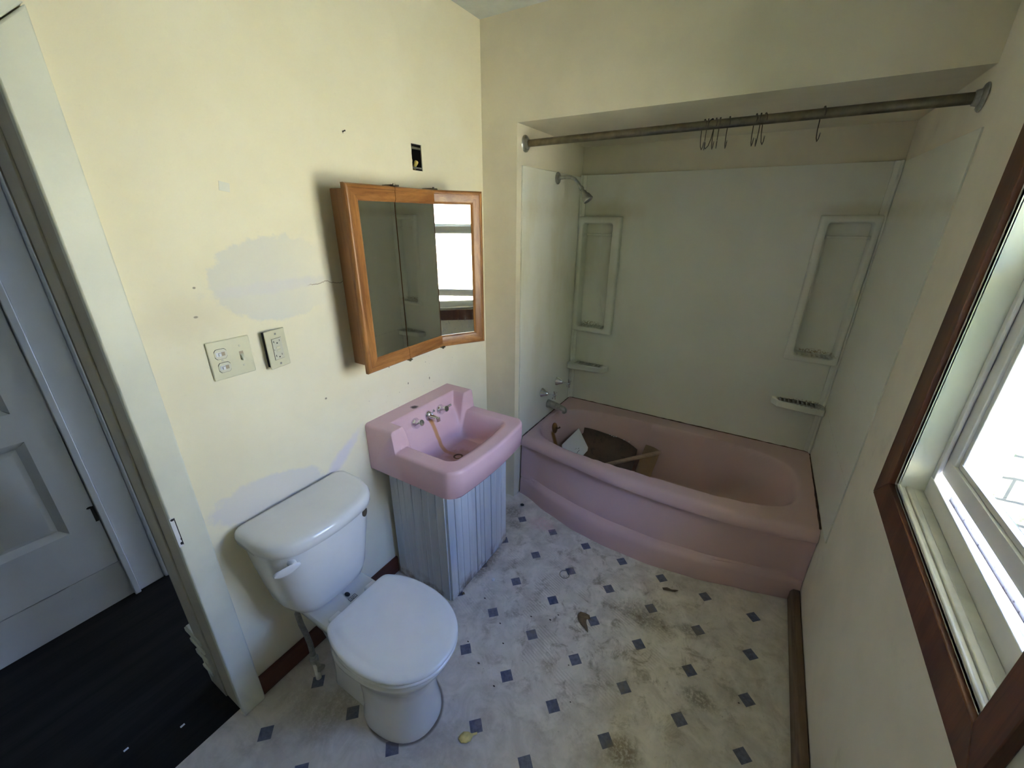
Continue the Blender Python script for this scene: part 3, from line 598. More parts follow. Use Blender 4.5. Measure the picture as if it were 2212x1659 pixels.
# corner cove strips
for (xc, sx_) in ((XA + 0.009, 1), (XR - 0.005, -1)):
    ring = []
    for z in (TZ + 0.005, 1.895):
        ring.append([(xc, YS, z), (xc + sx_ * 0.030, YS, z), (xc + sx_ * 0.030, YS - .006, z), (xc + sx_ * 0.012, YS - 0.013, z), (xc + sx_ * .006, YS - 0.030, z), (xc, YS - 0.030, z)])
    g = G(); g.loft(ring, smooth=False); g.build('corner_strip', MT['surround'], t, bevel=0.002)
def corrugated(x0, x1, y0, y1, z, h, n):
    P = []; L = (x1 - x0) / n
    for k in range(n):
        a = x0 + k * L
        for x, zz in ((a, z), (a + L * .28, z), (a + L * .32, z + h), (a + L * .68, z + h), (a + L * .72, z)): P.append([(x, y0, zz), (x, y1, zz)])
    P.append([(x1, y0, z), (x1, y1, z)]); return G().grid(P, smooth=False)
def niche(x0, x1, z0, z1, ix0, ix1, iz0, iz1):
    g = G(); yo = YS - 0.030; yi = YS + 0.045
    def rr(xa_, xb_, za_, zb_, r, y, n=5):
        o = []
        for (cx, cz, a0) in ((xb_ - r, zb_ - r, 0), (xa_ + r, zb_ - r, 90), (xa_ + r, za_ + r, 180), (xb_ - r, za_ + r, 270)):
            for k in range(n): a = radians(a0 + 90 * k / (n - 1)); o.append((cx + r * cos(a), y, cz + r * sin(a)))
        return o
    rings = [rr(x0, x1, z0, z1, 0.006, YS), rr(x0 + .003, x1 - .003, z0 + .003, z1 - .003, 0.006, yo + .003), rr(x0 + .007, x1 - .007, z0 + .007, z1 - .007, 0.006, yo),
             rr(ix0 - .006, ix1 + .006, iz0 - .006, iz1 + .006, 0.020, yo), rr(ix0 - .001, ix1 + .001, iz0 - .001, iz1 + .001, 0.018, yo + .006), rr(ix0 + .003, ix1 - .003, iz0 + .003, iz1 - .003, 0.016, yi - .003), rr(ix0 + .010, ix1 - .010, iz0 + .010, iz1 - .010, 0.014, yi)]
    g.loft(rings, False, True, True); n_ = g.build('niche', MT['surround'], t, angle=55)
    g2 = G(); zr = iz1 - 0.075
    g2.box(ix0 + .002, ix1 - .002, yi - .016, yi - .001, zr, zr + .012); g2.box(ix0 + .001, ix0 + .006, yo + .004, yi, zr - .004, zr + .014); g2.box(ix1 - .006, ix1 - .001, yo + .004, yi, zr - .004, zr + .014)
    g2.build('ridge', MT['surround'], n_, bevel=0.002)
    g3 = corrugated(ix0 + .014, ix1 - .014, yo + .003, yi - .001, iz0 + .001, .006, 7)
    g3.build('drain_ribs', MT['surround'], n_)
    return n_
for q in NICHES: niche(*q)
def soap_shelf(x0, x1, z, side):
    g = G(); n = 10; pts = []
    d = 0.085
    A = [(x0, YS), (x1, YS)]
    poly = [(x0, YS, z), (x1, YS, z)]
    if side < 0: front = [(x1, YS - .018), (x1 - .03, YS - d * .75), (x0 + .06, YS - d), (x0, YS - d)]
    else: front = [(x1, YS - d), (x1 - .06, YS - d), (x0 + .03, YS - d * .75), (x0, YS - .018)]
    poly = [(x0, YS, z), (x1, YS, z)] + [(a, b, z) for a, b in front]
    g.prism(poly, (0, 0, -0.040)); s_ = g.build('soap_shelf', MT['surround'], t, bevel=0.006, seg=3)
    g2 = corrugated(x0 + .03, x1 - .03, YS - d * .7, YS - .006, z, .003, 9)
    g2.build('soap_ribs', MT['surround'], s_)
soap_shelf(XA + 0.012, 0.484, 0.700, -1)
soap_shelf(1.462, XR - 0.008, 0.706, 1)

# ================================================================== shower and tub fittings
t = thing('wall_shower', 'tarnished shower head on a bent arm, high on the left alcove wall', 'shower head', (0.206, 0.427, 1.854))
G().lathe((0.2055, 0.427, 1.854), (1, 0, 0), [(0, 0.031), (0.003, 0.031), (0.008, 0.026), (0.011, 0.013), (0.016, 0.010)], 26).build('wall_flange', MT['dullmetal'], t)
arm = [(0.206, 0.427, 1.854), (0.255, 0.427, 1.857), (0.285, 0.427, 1.855), (0.308, 0.427, 1.845), (0.326, 0.427, 1.828), (0.346, 0.427, 1.803)]
G().tube(arm, 0.0085, 12).build('arm', MT['dullmetal'], t)
dv = Vector((0.60, 0, -0.80))
G().lathe(Vector(arm[-1]) - dv * .006, dv, [(0, 0.006), (0.002, 0.012), (0.016, 0.013), (0.019, 0.009), (0.026, 0.009), (0.03, 0.013), (0.044, 0.015), (0.055, 0.022), (0.078, 0.0275), (0.083, 0.028), (0.086, 0.026), (0.082, 0.022), (0.081, 0.0)], 26).build('shower_head', MT['dullmetal'], t)
def tap(y, z, label, ang):
    t = thing('tub_tap', label, 'tap', (0.205, y, z), 'cross handled tub taps')
    G().lathe((0.205, y, z), (1, 0, 0), [(0, 0.030), (0.004, 0.031), (0.010, 0.028), (0.030, 0.017), (0.042, 0.012), (0.046, 0.008)], 26).build('bell_cover', MT['chrome'], t)
    G().tube([(0.245, y, z), (0.294, y, z)], 0.005, 10).build('spindle', MT['chrome'], t)
    g = G()
    xh = 0.296
    for k in range(4):
        a = ang + k * pi / 2; e = Vector((xh, y + 0.030 * cos(a), z + 0.030 * sin(a)))
        g.tube([(xh, y, z), (xh, y + 0.024 * cos(a), z + 0.024 * sin(a)), e], [0.0045, 0.0038, 0.0050], 8); g.ball(e, 0.0056, 8)
    g.lathe((xh - .010, y, z), (1, 0, 0), [(0, .006), (.004, .009), (.016, .009), (.020, .005)], 14)
    g.build('cross_handle', MT['chrome'], t)
tap(0.327, 0.607, 'chrome cross-handled tub tap nearer the room, left of its twin', 0.35)
tap(0.549, 0.612, 'chrome cross-handled tub tap nearer the alcove corner', 0.25)
t = thing('tub_spout', 'dull grey tub spout under the two cross-handled taps', 'spout', (0.205, 0.425, 0.490))
g = G(); rings = []
for (x, z, ry, rz) in ((0.205, 0.490, 0.026, 0.027), (0.215, 0.490, 0.026, 0.027), (0.25, 0.488, 0.0235, 0.024), (0.29, 0.483, 0.0205, 0.021), (0.318, 0.478, 0.019, 0.019), (0.333, 0.472, 0.0165, 0.018), (0.341, 0.466, 0.012, 0.014), (0.344, 0.462, 0.004, 0.006)):
    rings.append([(x, 0.425 + ry * cos(a), z + rz * sin(a)) for a in (2 * pi * k / 20 for k in range(20))])
g.loft(rings); g.lathe((0.325, 0.425, 0.466), (0, 0, -1), [(0, 0.013), (0.018, 0.013), (0.018, 0.010), (0.012, 0.010)], 16); g.build('spout_body', MT['dullmetal'], t)
G().lathe((0.2045, 0.425, 0.490), (1, 0, 0), [(0, .029), (.004, .029), (.006, .026)], 22).build('wall_collar', MT['dullmetal'], t)

# ================================================================== curtain rod and hooks
RA, RB = Vector((0.197, 0.074, 1.974)), Vector((1.717, 0.012, 1.972))
t = thing('shower_curtain_rod', 'dark tarnished shower curtain rod across the alcove opening', 'curtain rod', RA)
G().tube([RA.lerp(RB, .004), RA.lerp(RB, 0.996)], 0.0155, 20).build('rod', MT['rodmetal'], t)
dr = (RB - RA).normalized()
for p, d_ in ((RA, dr), (RB, -dr)):
    f = G().lathe(p, d_, [(0, 0.036), (0.003, 0.036), (0.006, 0.033), (0.009, 0.022), (0.020, 0.0195), (0.022, 0.016)], 26).build('end_flange', MT['dullmetal'], t)
    G().ball(p + d_ * .005 + Vector((0, -.012, .024)), .004, 8).build('screw', MT['chrome'], f); G().ball(p + d_ * .005 + Vector((0, .010, -.026)), .004, 8).build('screw', MT['chrome'], f)
hk_g = 'wire curtain hooks hanging on the shower rod'
def hook_mesh():
    pts = []
    for k in range(15):
        a = radians(-45 + 250 * k / 14); pts.append((0, -0.0185 * cos(a), 0.0185 * sin(a)))
    pts = pts[::-1]
    front = [(0.001, -0.017, -0.022), (0.002, -0.0145, -0.040), (0.002, -0.006, -0.056), (0.001, 0.004, -0.062), (0, 0.011, -0.056), (0, 0.012, -0.048)]
    p2 = [(0, 0.0185 * cos(a) * -1, 0.0185 * sin(a)) for a in (radians(q) for q in range(215, -36, -18))]
    return p2[::-1], front
def make_hook(x, rz, tilt, label, light=False):
    f = (x - RA.x) / (RB.x - RA.x); p = RA.lerp(RB, f)
    t = thing('curtain_hook', label, 'hook', p, hk_g)
    arc = [(0, 0.0172 * sin(radians(a)), 0.0172 * cos(radians(a))) for a in range(-115, 96, 15)]
    tail = [(0, 0.0168, -0.014), (0, 0.014, -0.044), (0, 0.006, -0.068), (0, -0.006, -0.080), (0, -0.015, -0.073), (0, -0.0175, -0.058)]
    pts = [Vector(q) for q in arc + tail]
    pts = [p + Vector(q) for q in pts]
    o = G().tube(pts, 0.0016, 8).build('wire', MT['wire'], t)
    b = G().ball(p + Vector((0, 0, 0.0185)), (0.003, 0.006, 0.003), 8).build('roller', MT['wire'], t)
    e = G().ball(p + Vector((0, -0.0175, -0.058)), 0.0028, 8).build('hook_tip', MT['wirelight'], t)
    t.rotation_euler = (tilt, 0, rz)
    return t
HX_ = [(0.983, 0.55, 0.0, 'leftmost wire hook of the left bunch on the curtain rod'), (0.995, 0.25, 0.12, 'second wire hook from the left end of the left bunch on the curtain rod'), (1.008, -0.5, -0.1, 'middle wire hook of the left bunch, turned across its neighbours'),
       (1.022, 0.35, 0.05, 'fourth wire hook from the left in the left bunch on the curtain rod'), (1.036, 0.15, -0.08, 'rightmost wire hook of the left bunch on the curtain rod'), (1.067, 0.30, 0.05, 'lone wire hook just right of the left bunch on the curtain rod'),
       (1.152, 0.30, 0.0, 'leftmost of the three hooks bunched near the middle of the rod'), (1.166, -0.05, 0.1, 'middle of the three hooks bunched near the middle of the rod'), (1.181, 0.4, -0.12, 'rightmost of the three hooks bunched near the middle of the rod'),
       (1.347, 0.30, 0.06, 'lone wire hook with a shiny tip, nearest the window end of the rod')]
for x, rz, tl, lb in HX_: make_hook(x, rz, tl, lb)

# ================================================================== rubbish in the tub
t = thing('brown_cardboard', 'dark stained cardboard sheet slumped against the back of the tub', 'cardboard', (0.6, 0.5, 0.1))
g = G(); P = []
for i in range(15):
    s = i / 14; x = 0.40 + 0.395 * s
    zt = 0.285 - 0.055 * max(0, (s - 0.55) / 0.45) ** 1.6 + 0.004 * sin(9 * s); yt = 0.600 - 0.01 * s
    row = []
    for k in range(9):
        q = k / 8; row.append((x + 0.01 * q, yt - 0.33 * q ** 1.5 + 0.006 * sin(5 * q + 3 * s), zt + (0.098 - zt) * (1 - (1 - q) ** 1.7)))
    P.append(row)
g.grid(P); g.build('sheet', MT['darkcard'], t, solid=0.004)
for (x, y, z) in ((0.60, 0.592, 0.288), (0.615, 0.590, 0.285), (0.63, 0.588, 0.283), (0.645, 0.590, 0.285), (0.70, 0.590, 0.278), (0.735, 0.588, 0.274)): G().ball((x, y, z), (0.006, 0.003, 0.003), 6).build('paper_crumb', MT['white'], t, label='white crumb of torn paper on the top edge')
t = thing('cardboard_flap', 'tan cardboard flap standing in the tub behind the wooden stick', 'cardboard', (0.87, 0.52, 0.08))
g = G(); P = []
for i in range(7):
    s = i / 6; row = []
    for k in range(9):
        q = k / 8; row.append((0.846 + 0.095 * s - 0.03 * q, 0.578 - 0.03 * s * 0 - 0.115 * q + 0.012 * sin(pi * s), 0.292 - 0.02 * s - 0.19 * q))
    P.append(row)
g.grid(P); g.build('flap', MT['card'], t, solid=0.004)
t = thing('wooden_stick', 'brown wooden broomstick lying slanted across the cardboard in the tub', 'stick', (0.62, 0.33, 0.17))
g = G(); g.tube([(0.47, 0.275, 0.126), (0.62, 0.33, 0.184), (0.80, 0.430, 0.250), (0.945, 0.505, 0.303), (0.955, 0.511, 0.307)], [0.0125, 0.0125, 0.013, 0.013, 0.010], 14); g.build('shaft', MT['stick'], t)
t = thing('white_carton_lid', 'white plastic lid with small grey print, leaning in the drain end of the tub', 'lid', (0.42, 0.46, 0.2))
A_, B_, C_ = Vector((0.382, 0.575, 0.285)), Vector((0.492, 0.489, 0.205)), Vector((0.350, 0.360, 0.252))
e1 = (B_ - A_); e2 = (C_ - A_); nn = e1.cross(e2).normalized()
if nn.z < 0: nn = -nn
def quad(a, b): return A_ + e1 * a + e2 * b
poly = [quad(0, 0), quad(1.0, 0.0), quad(1.08, 0.08), quad(1.10, 0.55), quad(1.08, 0.9), quad(0.98, 1.02), quad(0.15, 1.03), quad(0.03, 0.98)]
G().prism(poly, nn * -0.010).build('lid_panel', MT['white'], t, bevel=0.003)
g = G()
for k, (a, b, l) in enumerate(((0.62, 0.50, 0.03), (0.62, 0.57, 0.0), (0.70, 0.38, 0.06), (0.78, 0.40, 0.12), (0.80, 0.52, 0.05))):
    p = quad(a, b) + nn * 0.0006; u = e2.normalized() * max(l, .012) * 0.25; v = e1.normalized() * 0.0035
    g.prism([p, p + v, p + v + u, p + u], nn * 0.0004)
g.build('printed_lines', MT['print'], t)

# ================================================================== wash basin
SY, SH = -0.614, 0.268
def sink_xf(dy):
    a = abs(dy); x = 0.462 + 0.020 * (1 - (a / SH) ** 2); r = 0.055
    if a > SH - r: x -= r - sqrt(max(0, r * r - (a - (SH - r)) ** 2))
    return x
ZD, ZB, ZU = 0.772, 0.860, 0.648
def sink_z(x, dy):
    a = abs(dy)
    # height of the deck and of the raised back
    s = smooth((0.164 - x) / 0.013)
    z = ZD + (ZB - ZD) * s
    # bowl: a steep back below the taps, side walls between the two raised corners, a long front slope
    hw = 0.208; f = 0.432 - 0.018 * (a / hw) ** 2; lo = 0.606
    if 0.083 < x < f and a < hw:
        rim = z
        cr = 0.06                                              # rounded front corners
        ex = max(0, x - (f - cr)) / cr; ey = max(0, a - (hw - cr)) / cr
        out = sqrt(ex * ex + ey * ey)
        zb_ = ZB - (ZB - lo) * (0.25 * smooth((x - 0.083) / 0.020) + 0.75 * smooth((x - 0.092) / 0.115))
        zf_ = lo + (ZD - lo) * smooth(1 - (f - x) / 0.175)
        zs_ = lo + (rim - lo) * smooth(1 - (hw - a) / (0.075 if x < 0.17 else 0.075)) ** 0.9
        zo_ = lo + (ZD - lo) * smooth((out - 0.0) / 1.0) if out > 0 else lo
        ds = [max(1e-4, rim - q) for q in (zb_, zf_, zs_, max(zo_, lo))]
        dp = sum(q ** -5 for q in ds) ** -0.2
        dp0 = (4 * (rim - lo) ** -5) ** -0.2
        z = rim - min(dp / dp0, 1.0) * (rim - lo) if False else rim - min(dp, rim - lo)
    d = min(sink_xf(dy) - x, SH - a)
    rr = 0.014
    if d < rr: z -= rr - sqrt(max(0, rr * rr - (rr - d) ** 2))
    return z
t = thing('wash_basin', 'pink wall-hung wash basin with a raised back, set over the grey board box', 'wash basin', (0.0, SY, ZU))
def dense(n, e):  # parameters 0..1 crowded at both ends
    a = [k / n for k in range(n + 1)]; ex = [e * (1 - cos(pi / 2 * k / 6)) for k in range(1, 6)]
    return sorted(set([round(q, 5) for q in a + ex + [1 - q for q in ex]]))
ys_ = dense(180, 0.026); xs_ = sorted(set([round(k / 170, 5) for k in range(171)] + [round(1 - 0.03 * (1 - cos(pi / 2 * k / 6)), 5) for k in range(1, 6)]))
g = G(); P = []
for q in ys_:
    dy = -SH + 2 * SH * q; xf = sink_xf(dy)
    P.append([(0.001, SY + dy, ZU)] + [(0.001 + (xf - 0.001) * s, SY + dy, sink_z(0.001 + (xf - 0.001) * s, dy)) for s in xs_] + [(xf - .001, SY + dy, 0.72), (xf - 0.004, SY + dy, ZU + .012), (xf - .012, SY + dy, ZU)])
g.grid(P)
for row in (P[0], P[-1]): g.add(row, [tuple(range(len(row)))])
for r0, r1 in zip(P, P[1:]): g.add([r0[0], r1[0], r1[-1], r0[-1]], [(0, 1, 2, 3)])
g.build('basin_body', MT['sink'], t, angle=62)
def on_back(dy, z):  # point on the sloped back of the bowl
    lo, hi = 0.085, 0.20
    for _ in range(40):
        mm = (lo + hi) / 2
        if sink_z(mm, dy) > z: lo = mm
        else: hi = mm
    return Vector((lo, SY + dy, z))
for dy, sgn, nm in ((-0.080, -1, 'left'), (0.087, 1, 'right')):
    p = on_back(dy, 0.805); dn = Vector((0.94, 0, 0.34)).normalized()
    h = G().lathe(p - dn * .006, dn, [(0, 0.026), (0.008, 0.026), (0.016, 0.021), (0.028, 0.0155), (0.042, 0.0155), (0.049, 0.0135), (0.051, 0.0)], 24).build('tap_handle', MT['chrome'], t)
    q = p + dn * 0.030
    G().tube([q, q + Vector((0.004, sgn * 0.018, 0.006)), q + Vector((0.008, sgn * 0.036, 0.010))], [0.006, 0.0045, 0.006], 10).build('lever', MT['chrome'], h)
p = on_back(0.003, 0.812)
g = G(); g.lathe(p + Vector((-0.004, 0, -0.018)), (0.25, 0, 1), [(0, 0.019), (0.018, 0.019), (0.030, 0.016), (0.037, 0.009), (0.039, 0.001)], 22)
g.tube([p + Vector((0.004, 0, -0.002)), p + Vector((0.030, 0.004, -0.004)), p + Vector((0.052, 0.008, -0.012))], [0.013, 0.0115, 0.010], 14); g.lathe(p + Vector((0.048, 0.008, -0.004)), (0.15, 0, -1), [(0, 0.010), (0.003, 0.013), (0.018, 0.013), (0.020, 0.009)], 16)
sp = g.build('spout', MT['chrome'], t)
G().tube([p + Vector((0.022, 0.002, 0.006)), p + Vector((0.028, 0.004, 0.022)), p + Vector((0.034, 0.006, 0.028))], [0.0035, 0.003, 0.006], 8).build('pop_up_knob', MT['chrome'], sp)
G().lathe((0.265, SY - 0.0, sink_z(0.265, 0.0) - .001), (0, 0, 1), [(0, 0.022), (0.003, 0.022), (0.0035, 0.015), (0.001, 0.012)], 20).build('drain', MT['rust'], t, label='rusty drain ring')

# ------------------------------------------------------------------ board box under the basin
t = thing('vanity_box', 'box of weathered grey tongue-and-groove boards under the pink basin', 'vanity', (0.17, -0.58, 0))
def boards(x0, y0, x1, y1, n, z0, z1, th, seed):
    random.seed(seed); g = G(); L = sqrt((x1 - x0) ** 2 + (y1 - y0) ** 2); ux, uy = (x1 - x0) / L, (y1 - y0) / L; nx_, ny_ = uy, -ux
    cuts = [0]; ws = [random.choice((0.7, 1.0, 1.0, 1.25)) for _ in range(n)]; s = sum(ws)
    for w_ in ws: cuts.append(cuts[-1] + w_ / s * L)
    for a, b in zip(cuts, cuts[1:]):
        o = random.uniform(-.0012, .0012); gp = random.choice((0.0008, 0.0012, 0.0019)); a += gp; b -= gp
        def Q(u, d): return (x0 + ux * u + nx_ * d, y0 + uy * u + ny_ * d)
        c = 0.0014
        pr = [Q(a, -0.0), Q(a, th - c + o), Q(a + c, th + o), Q(b - c, th + o), Q(b, th - c + o), Q(b, -0.0)]
        g.prism([(x, y, z0 + random.uniform(0, .004)) for x, y in pr], (0, 0, z1 - z0))
    random.seed(7); return g
boards(0.345, -0.35, 0.345, -0.812, 10, 0.003, 0.643, -0.010, 3).build('front_boards', MT['vanity'], t)
boards(0.345, -0.805, 0.03, -0.805, 7, 0.003, 0.643, -0.010, 5).build('side_boards', MT['vanity'], t)
boards(0.03, -0.352, 0.345, -0.352, 9, 0.003, 0.643, -0.008, 6).build('side_boards', MT['vanity'], t)
g = G(); g.box(0.02, 0.343, -0.803, -0.354, 0.004, 0.646); g.build('inner_carcass', MT['dark'], t)

# ================================================================== toilet
TY = -1.237
t = thing('toilet', 'white two-piece toilet with its lid closed, left of the pink basin', 'toilet', (0.35, TY, 0))
def dshape(x0, x1, hw, z, n=40, ex=2.4, bk=2.4, yc=TY):
    """outline with a flat back at x0, rounded front at x1"""
    o = []
    for k in range(n):
        a = 2 * pi * k / n; c, s = cos(a), sin(a)
        y = hw * (abs(s) ** (2 / ex)) * (1 if s >= 0 else -1)
        eb = ex if c >= 0 else bk
        y = hw * (abs(s) ** (2 / (ex if c >= 0 else min(bk, 3.0)))) * (1 if s >= 0 else -1)
        x = abs(c) ** (2 / eb) * (1 if c >= 0 else -1)
        xm = x0 + (x1 - x0) * 0.40
        o.append((xm + x * ((x1 - xm) if x >= 0 else (xm - x0)), yc + y, z))
    return o
def tank_ring(z, hw, x0, x1, r=0.06, bow=0.03):
    o = []; n = 24
    for k in range(n + 1):                      # bowed front from -y to +y
        s = -1 + 2 * k / n
        y = hw * s
        e = max(0, (abs(y) - (hw - r)) / r)
        x = x1 - bow * s * s - (r * (1 - sqrt(max(0, 1 - e * e))))
        o.append((x, TY + y, z))
    rb = 0.03
    for k in range(5):
        a = k / 4 * pi / 2; o.append((x0 + rb - rb * sin(a), TY + hw - rb + rb * cos(a), z))
    for k in range(5):
        a = k / 4 * pi / 2; o.append((x0 + rb - rb * cos(a), TY - hw + rb - rb * sin(a), z))
    return o
g = G()
g.loft([tank_ring(0.372, 0.095, 0.055, 0.175, 0.04, 0.014), tank_ring(0.378, 0.116, 0.045, 0.195, 0.05, 0.018), tank_ring(0.395, 0.140, 0.035, 0.210, 0.06, 0.022), tank_ring(0.43, 0.157, 0.03, 0.220, 0.07, 0.026), tank_ring(0.50, 0.168, 0.027, 0.230, 0.075, 0.030), tank_ring(0.60, 0.182, 0.025, 0.240, 0.075, 0.034), tank_ring(0.697, 0.192, 0.025, 0.248, 0.075, 0.036)])
tk = g.build('tank', MT['china'], t, angle=60)
g = G(); g.loft([tank_ring(0.690, 0.194, 0.018, 0.254, 0.08, 0.036), tank_ring(0.696, 0.202, 0.014, 0.263, 0.085, 0.038), tank_ring(0.718, 0.204, 0.014, 0.265, 0.087, 0.038), tank_ring(0.731, 0.201, 0.016, 0.262, 0.085, 0.038), tank_ring(0.738, 0.198, 0.022, 0.252, 0.08, 0.036), tank_ring(0.741, 0.185, 0.034, 0.236, 0.075, 0.034), tank_ring(0.742, 0.12, 0.08, 0.18, 0.05, 0.02)])
g.build('tank_lid', MT['china'], t, angle=60)
g = G(); ly, lz = TY - 0.142, 0.662
g.lathe((0.215, ly, lz), (1, 0, 0), [(0, 0.012), (0.014, 0.012), (0.022, 0.009)], 16)
rings = []
for k in range(9):
    s = k / 8; y = ly + 0.014 - 0.070 * s; hw_ = 0.0105 + 0.005 * sin(pi * s) * (1 if s > .3 else .5); hw_ *= (1 if k not in (0, 8) else 0.35)
    x = 0.240 - 0.006 * s - .02 * s * s; z = lz - 0.003 - 0.010 * s
    rings.append([(x + 0.006 * cos(a), y, z + hw_ * sin(a)) for a in (2 * pi * q / 12 for q in range(12))])
g.loft(rings); g.build('flush_lever', MT['seat'], t, label='white flush lever on the tank front')
p = Vector((0.2265, TY + 0.130, 0.668)); nb = Vector((0.95, 0.31, 0.05)).normalized()
g = G(); ub = Vector((0, 0, 1)); vb = nb.cross(ub).normalized(); g.prism([p + nb * .004 + vb * 0.013 * cos(a) + ub * 0.019 * sin(a) for a in (2 * pi * q / 24 for q in range(24))], nb * -0.012); g.build('badge', MT['badge'], t, label='small dark oval badge')
# bowl
g = G()
def bowl(z, x0, x1, hw): return dshape(x0, x1, hw, z, 44, 2.25)
g.loft([bowl(0.0, 0.335, 0.610, 0.122), bowl(0.02, 0.335, 0.610, 0.121), bowl(0.05, 0.34, 0.603, 0.115), bowl(0.12, 0.34, 0.598, 0.111), bowl(0.19, 0.335, 0.602, 0.113), bowl(0.23, 0.325, 0.612, 0.120), bowl(0.27, 0.31, 0.630, 0.134), bowl(0.31, 0.295, 0.655, 0.150), bowl(0.345, 0.285, 0.676, 0.163), bowl(0.362, 0.28, 0.684, 0.170), bowl(0.375, 0.278, 0.687, 0.172), bowl(0.385, 0.282, 0.682, 0.168)])
# rear trap body and deck under the tank
def rect(z, x0, x1, hw, r=0.03):
    o = []
    for (cx, cy, a0) in ((x1 - r, hw - r, 0), (x0 + r, hw - r, 90), (x0 + r, -hw + r, 180), (x1 - r, -hw + r, 270)):
        for k in range(5): a = radians(a0 + 22.5 * k); o.append((cx + r * cos(a), TY + cy + r * sin(a), z))
    return o
g.loft([rect(0.0, 0.18, 0.44, 0.086), rect(0.03, 0.18, 0.44, 0.084), rect(0.06, 0.18, 0.44, 0.080), rect(0.20, 0.18, 0.42, 0.076), rect(0.26, 0.15, 0.42, 0.080), rect(0.31, 0.11, 0.42, 0.096), rect(0.34, 0.075, 0.42, 0.108), rect(0.368, 0.07, 0.40, 0.112), rect(0.374, 0.075, 0.40, 0.108)])
g.build('bowl', MT['china'], t, angle=55)
def seat(z, d):
    o = []; xm = 0.476; x0 = 0.293 + d; hw = 0.171 - d
    for k in range(96):
        a = 2 * pi * k / 96; c, q = cos(a), sin(a); ex = 2.15 if c >= 0 else 2.25
        x = xm + (1 if c >= 0 else -1) * abs(c) ** (2 / ex) * ((0.698 - d - xm) if c >= 0 else 0.235); y = hw * (1 if q >= 0 else -1) * abs(q) ** (2 / ex)
        r = 0.022                                   # soft corner where the round meets the straight back
        if x < x0 + r: x = x0 + r - r * (1 - math.exp(-(x0 + r - x) / r * 1.6))
        o.append((x, TY + y, z))
    return o
g = G(); g.loft([seat(0.386, 0.010), seat(0.388, 0.004), seat(0.394, 0.001), seat(0.399, 0.003), seat(0.401, 0.010)]); g.build('seat', MT['seat'], t, angle=60)
g = G(); g.loft([seat(0.403, 0.008), seat(0.405, 0.003), seat(0.411, 0.0), seat(0.417, 0.002), seat(0.4205, 0.008), seat(0.4215, 0.022), seat(0.4225, 0.034), seat(0.4245, 0.040), seat(0.4255, 0.060), seat(0.426, 0.12)]); g.build('seat_lid', MT['seat'], t, angle=60)
for sy in (-0.075, 0.075):
    g = G(); g.box(0.262, 0.298, TY + sy - 0.022, TY + sy + 0.022, 0.374, 0.398); g.build('seat_hinge', MT['seat'], t, bevel=0.006, seg=3)
g = G(); g.ball((0.222, TY + 0.012, 0.378), (0.012, 0.008, 0.005), 12); g.build('bolt_hole', MT['dark'], t, label='dark drop-shaped hole below the tank')
g = G(); zc_ = 0.3746
def frame(cx, cy, w_, h_, q):
    for (a, b, c, d_) in ((-w_, w_, -h_, -h_ + q), (-w_, w_, h_ - q, h_), (-w_, -w_ + q, -h_, h_), (w_ - q, w_, -h_, h_)): g.box(cx + c, cx + d_, cy + a, cy + b, zc_ - .001, zc_ + .0008)
frame(0.247, TY + 0.015, 0.015, 0.008, 0.0012)
for k in range(5): g.box(0.2455 - 0.003 * (k % 2), 0.2485 + 0.002 * (k % 3), TY + 0.006 + 0.004 * k, TY + 0.0073 + 0.004 * k, zc_ - .001, zc_ + .0008)
g.build('printed_mark', MT['print'], t, label='small printed maker stamp on the bowl rim')

t = thing('supply_pipe', 'grey water supply hose and shut-off valve rising left of the toilet bowl', 'water pipe', (0.125, -1.345, 0))
G().lathe((0.125, -1.345, 0), (0, 0, 1), [(0, 0.0105), (0.095, 0.0105)], 16).build('stub', MT['china'], t, label='white pipe stub from the floor')
g = G(); g.lathe((0.125, -1.345, 0.09), (0, 0, 1), [(0, 0.012), (0.004, 0.016), (0.022, 0.016), (0.026, 0.011), (0.040, 0.011)], 16); g.tube([(0.125, -1.345, 0.105), (0.16, -1.35, 0.105), (0.178, -1.352, 0.105)], [0.007, 0.007, 0.015], 12); g.build('valve', MT['dullmetal'], t)
G().tube([(0.125, -1.345, 0.125), (0.125, -1.345, 0.19), (0.121, -1.348, 0.24), (0.112, -1.352, 0.29), (0.105, -1.352, 0.34), (0.105, -1.338, 0.374)], 0.0095, 12).build('hose', MT['hose'], t)

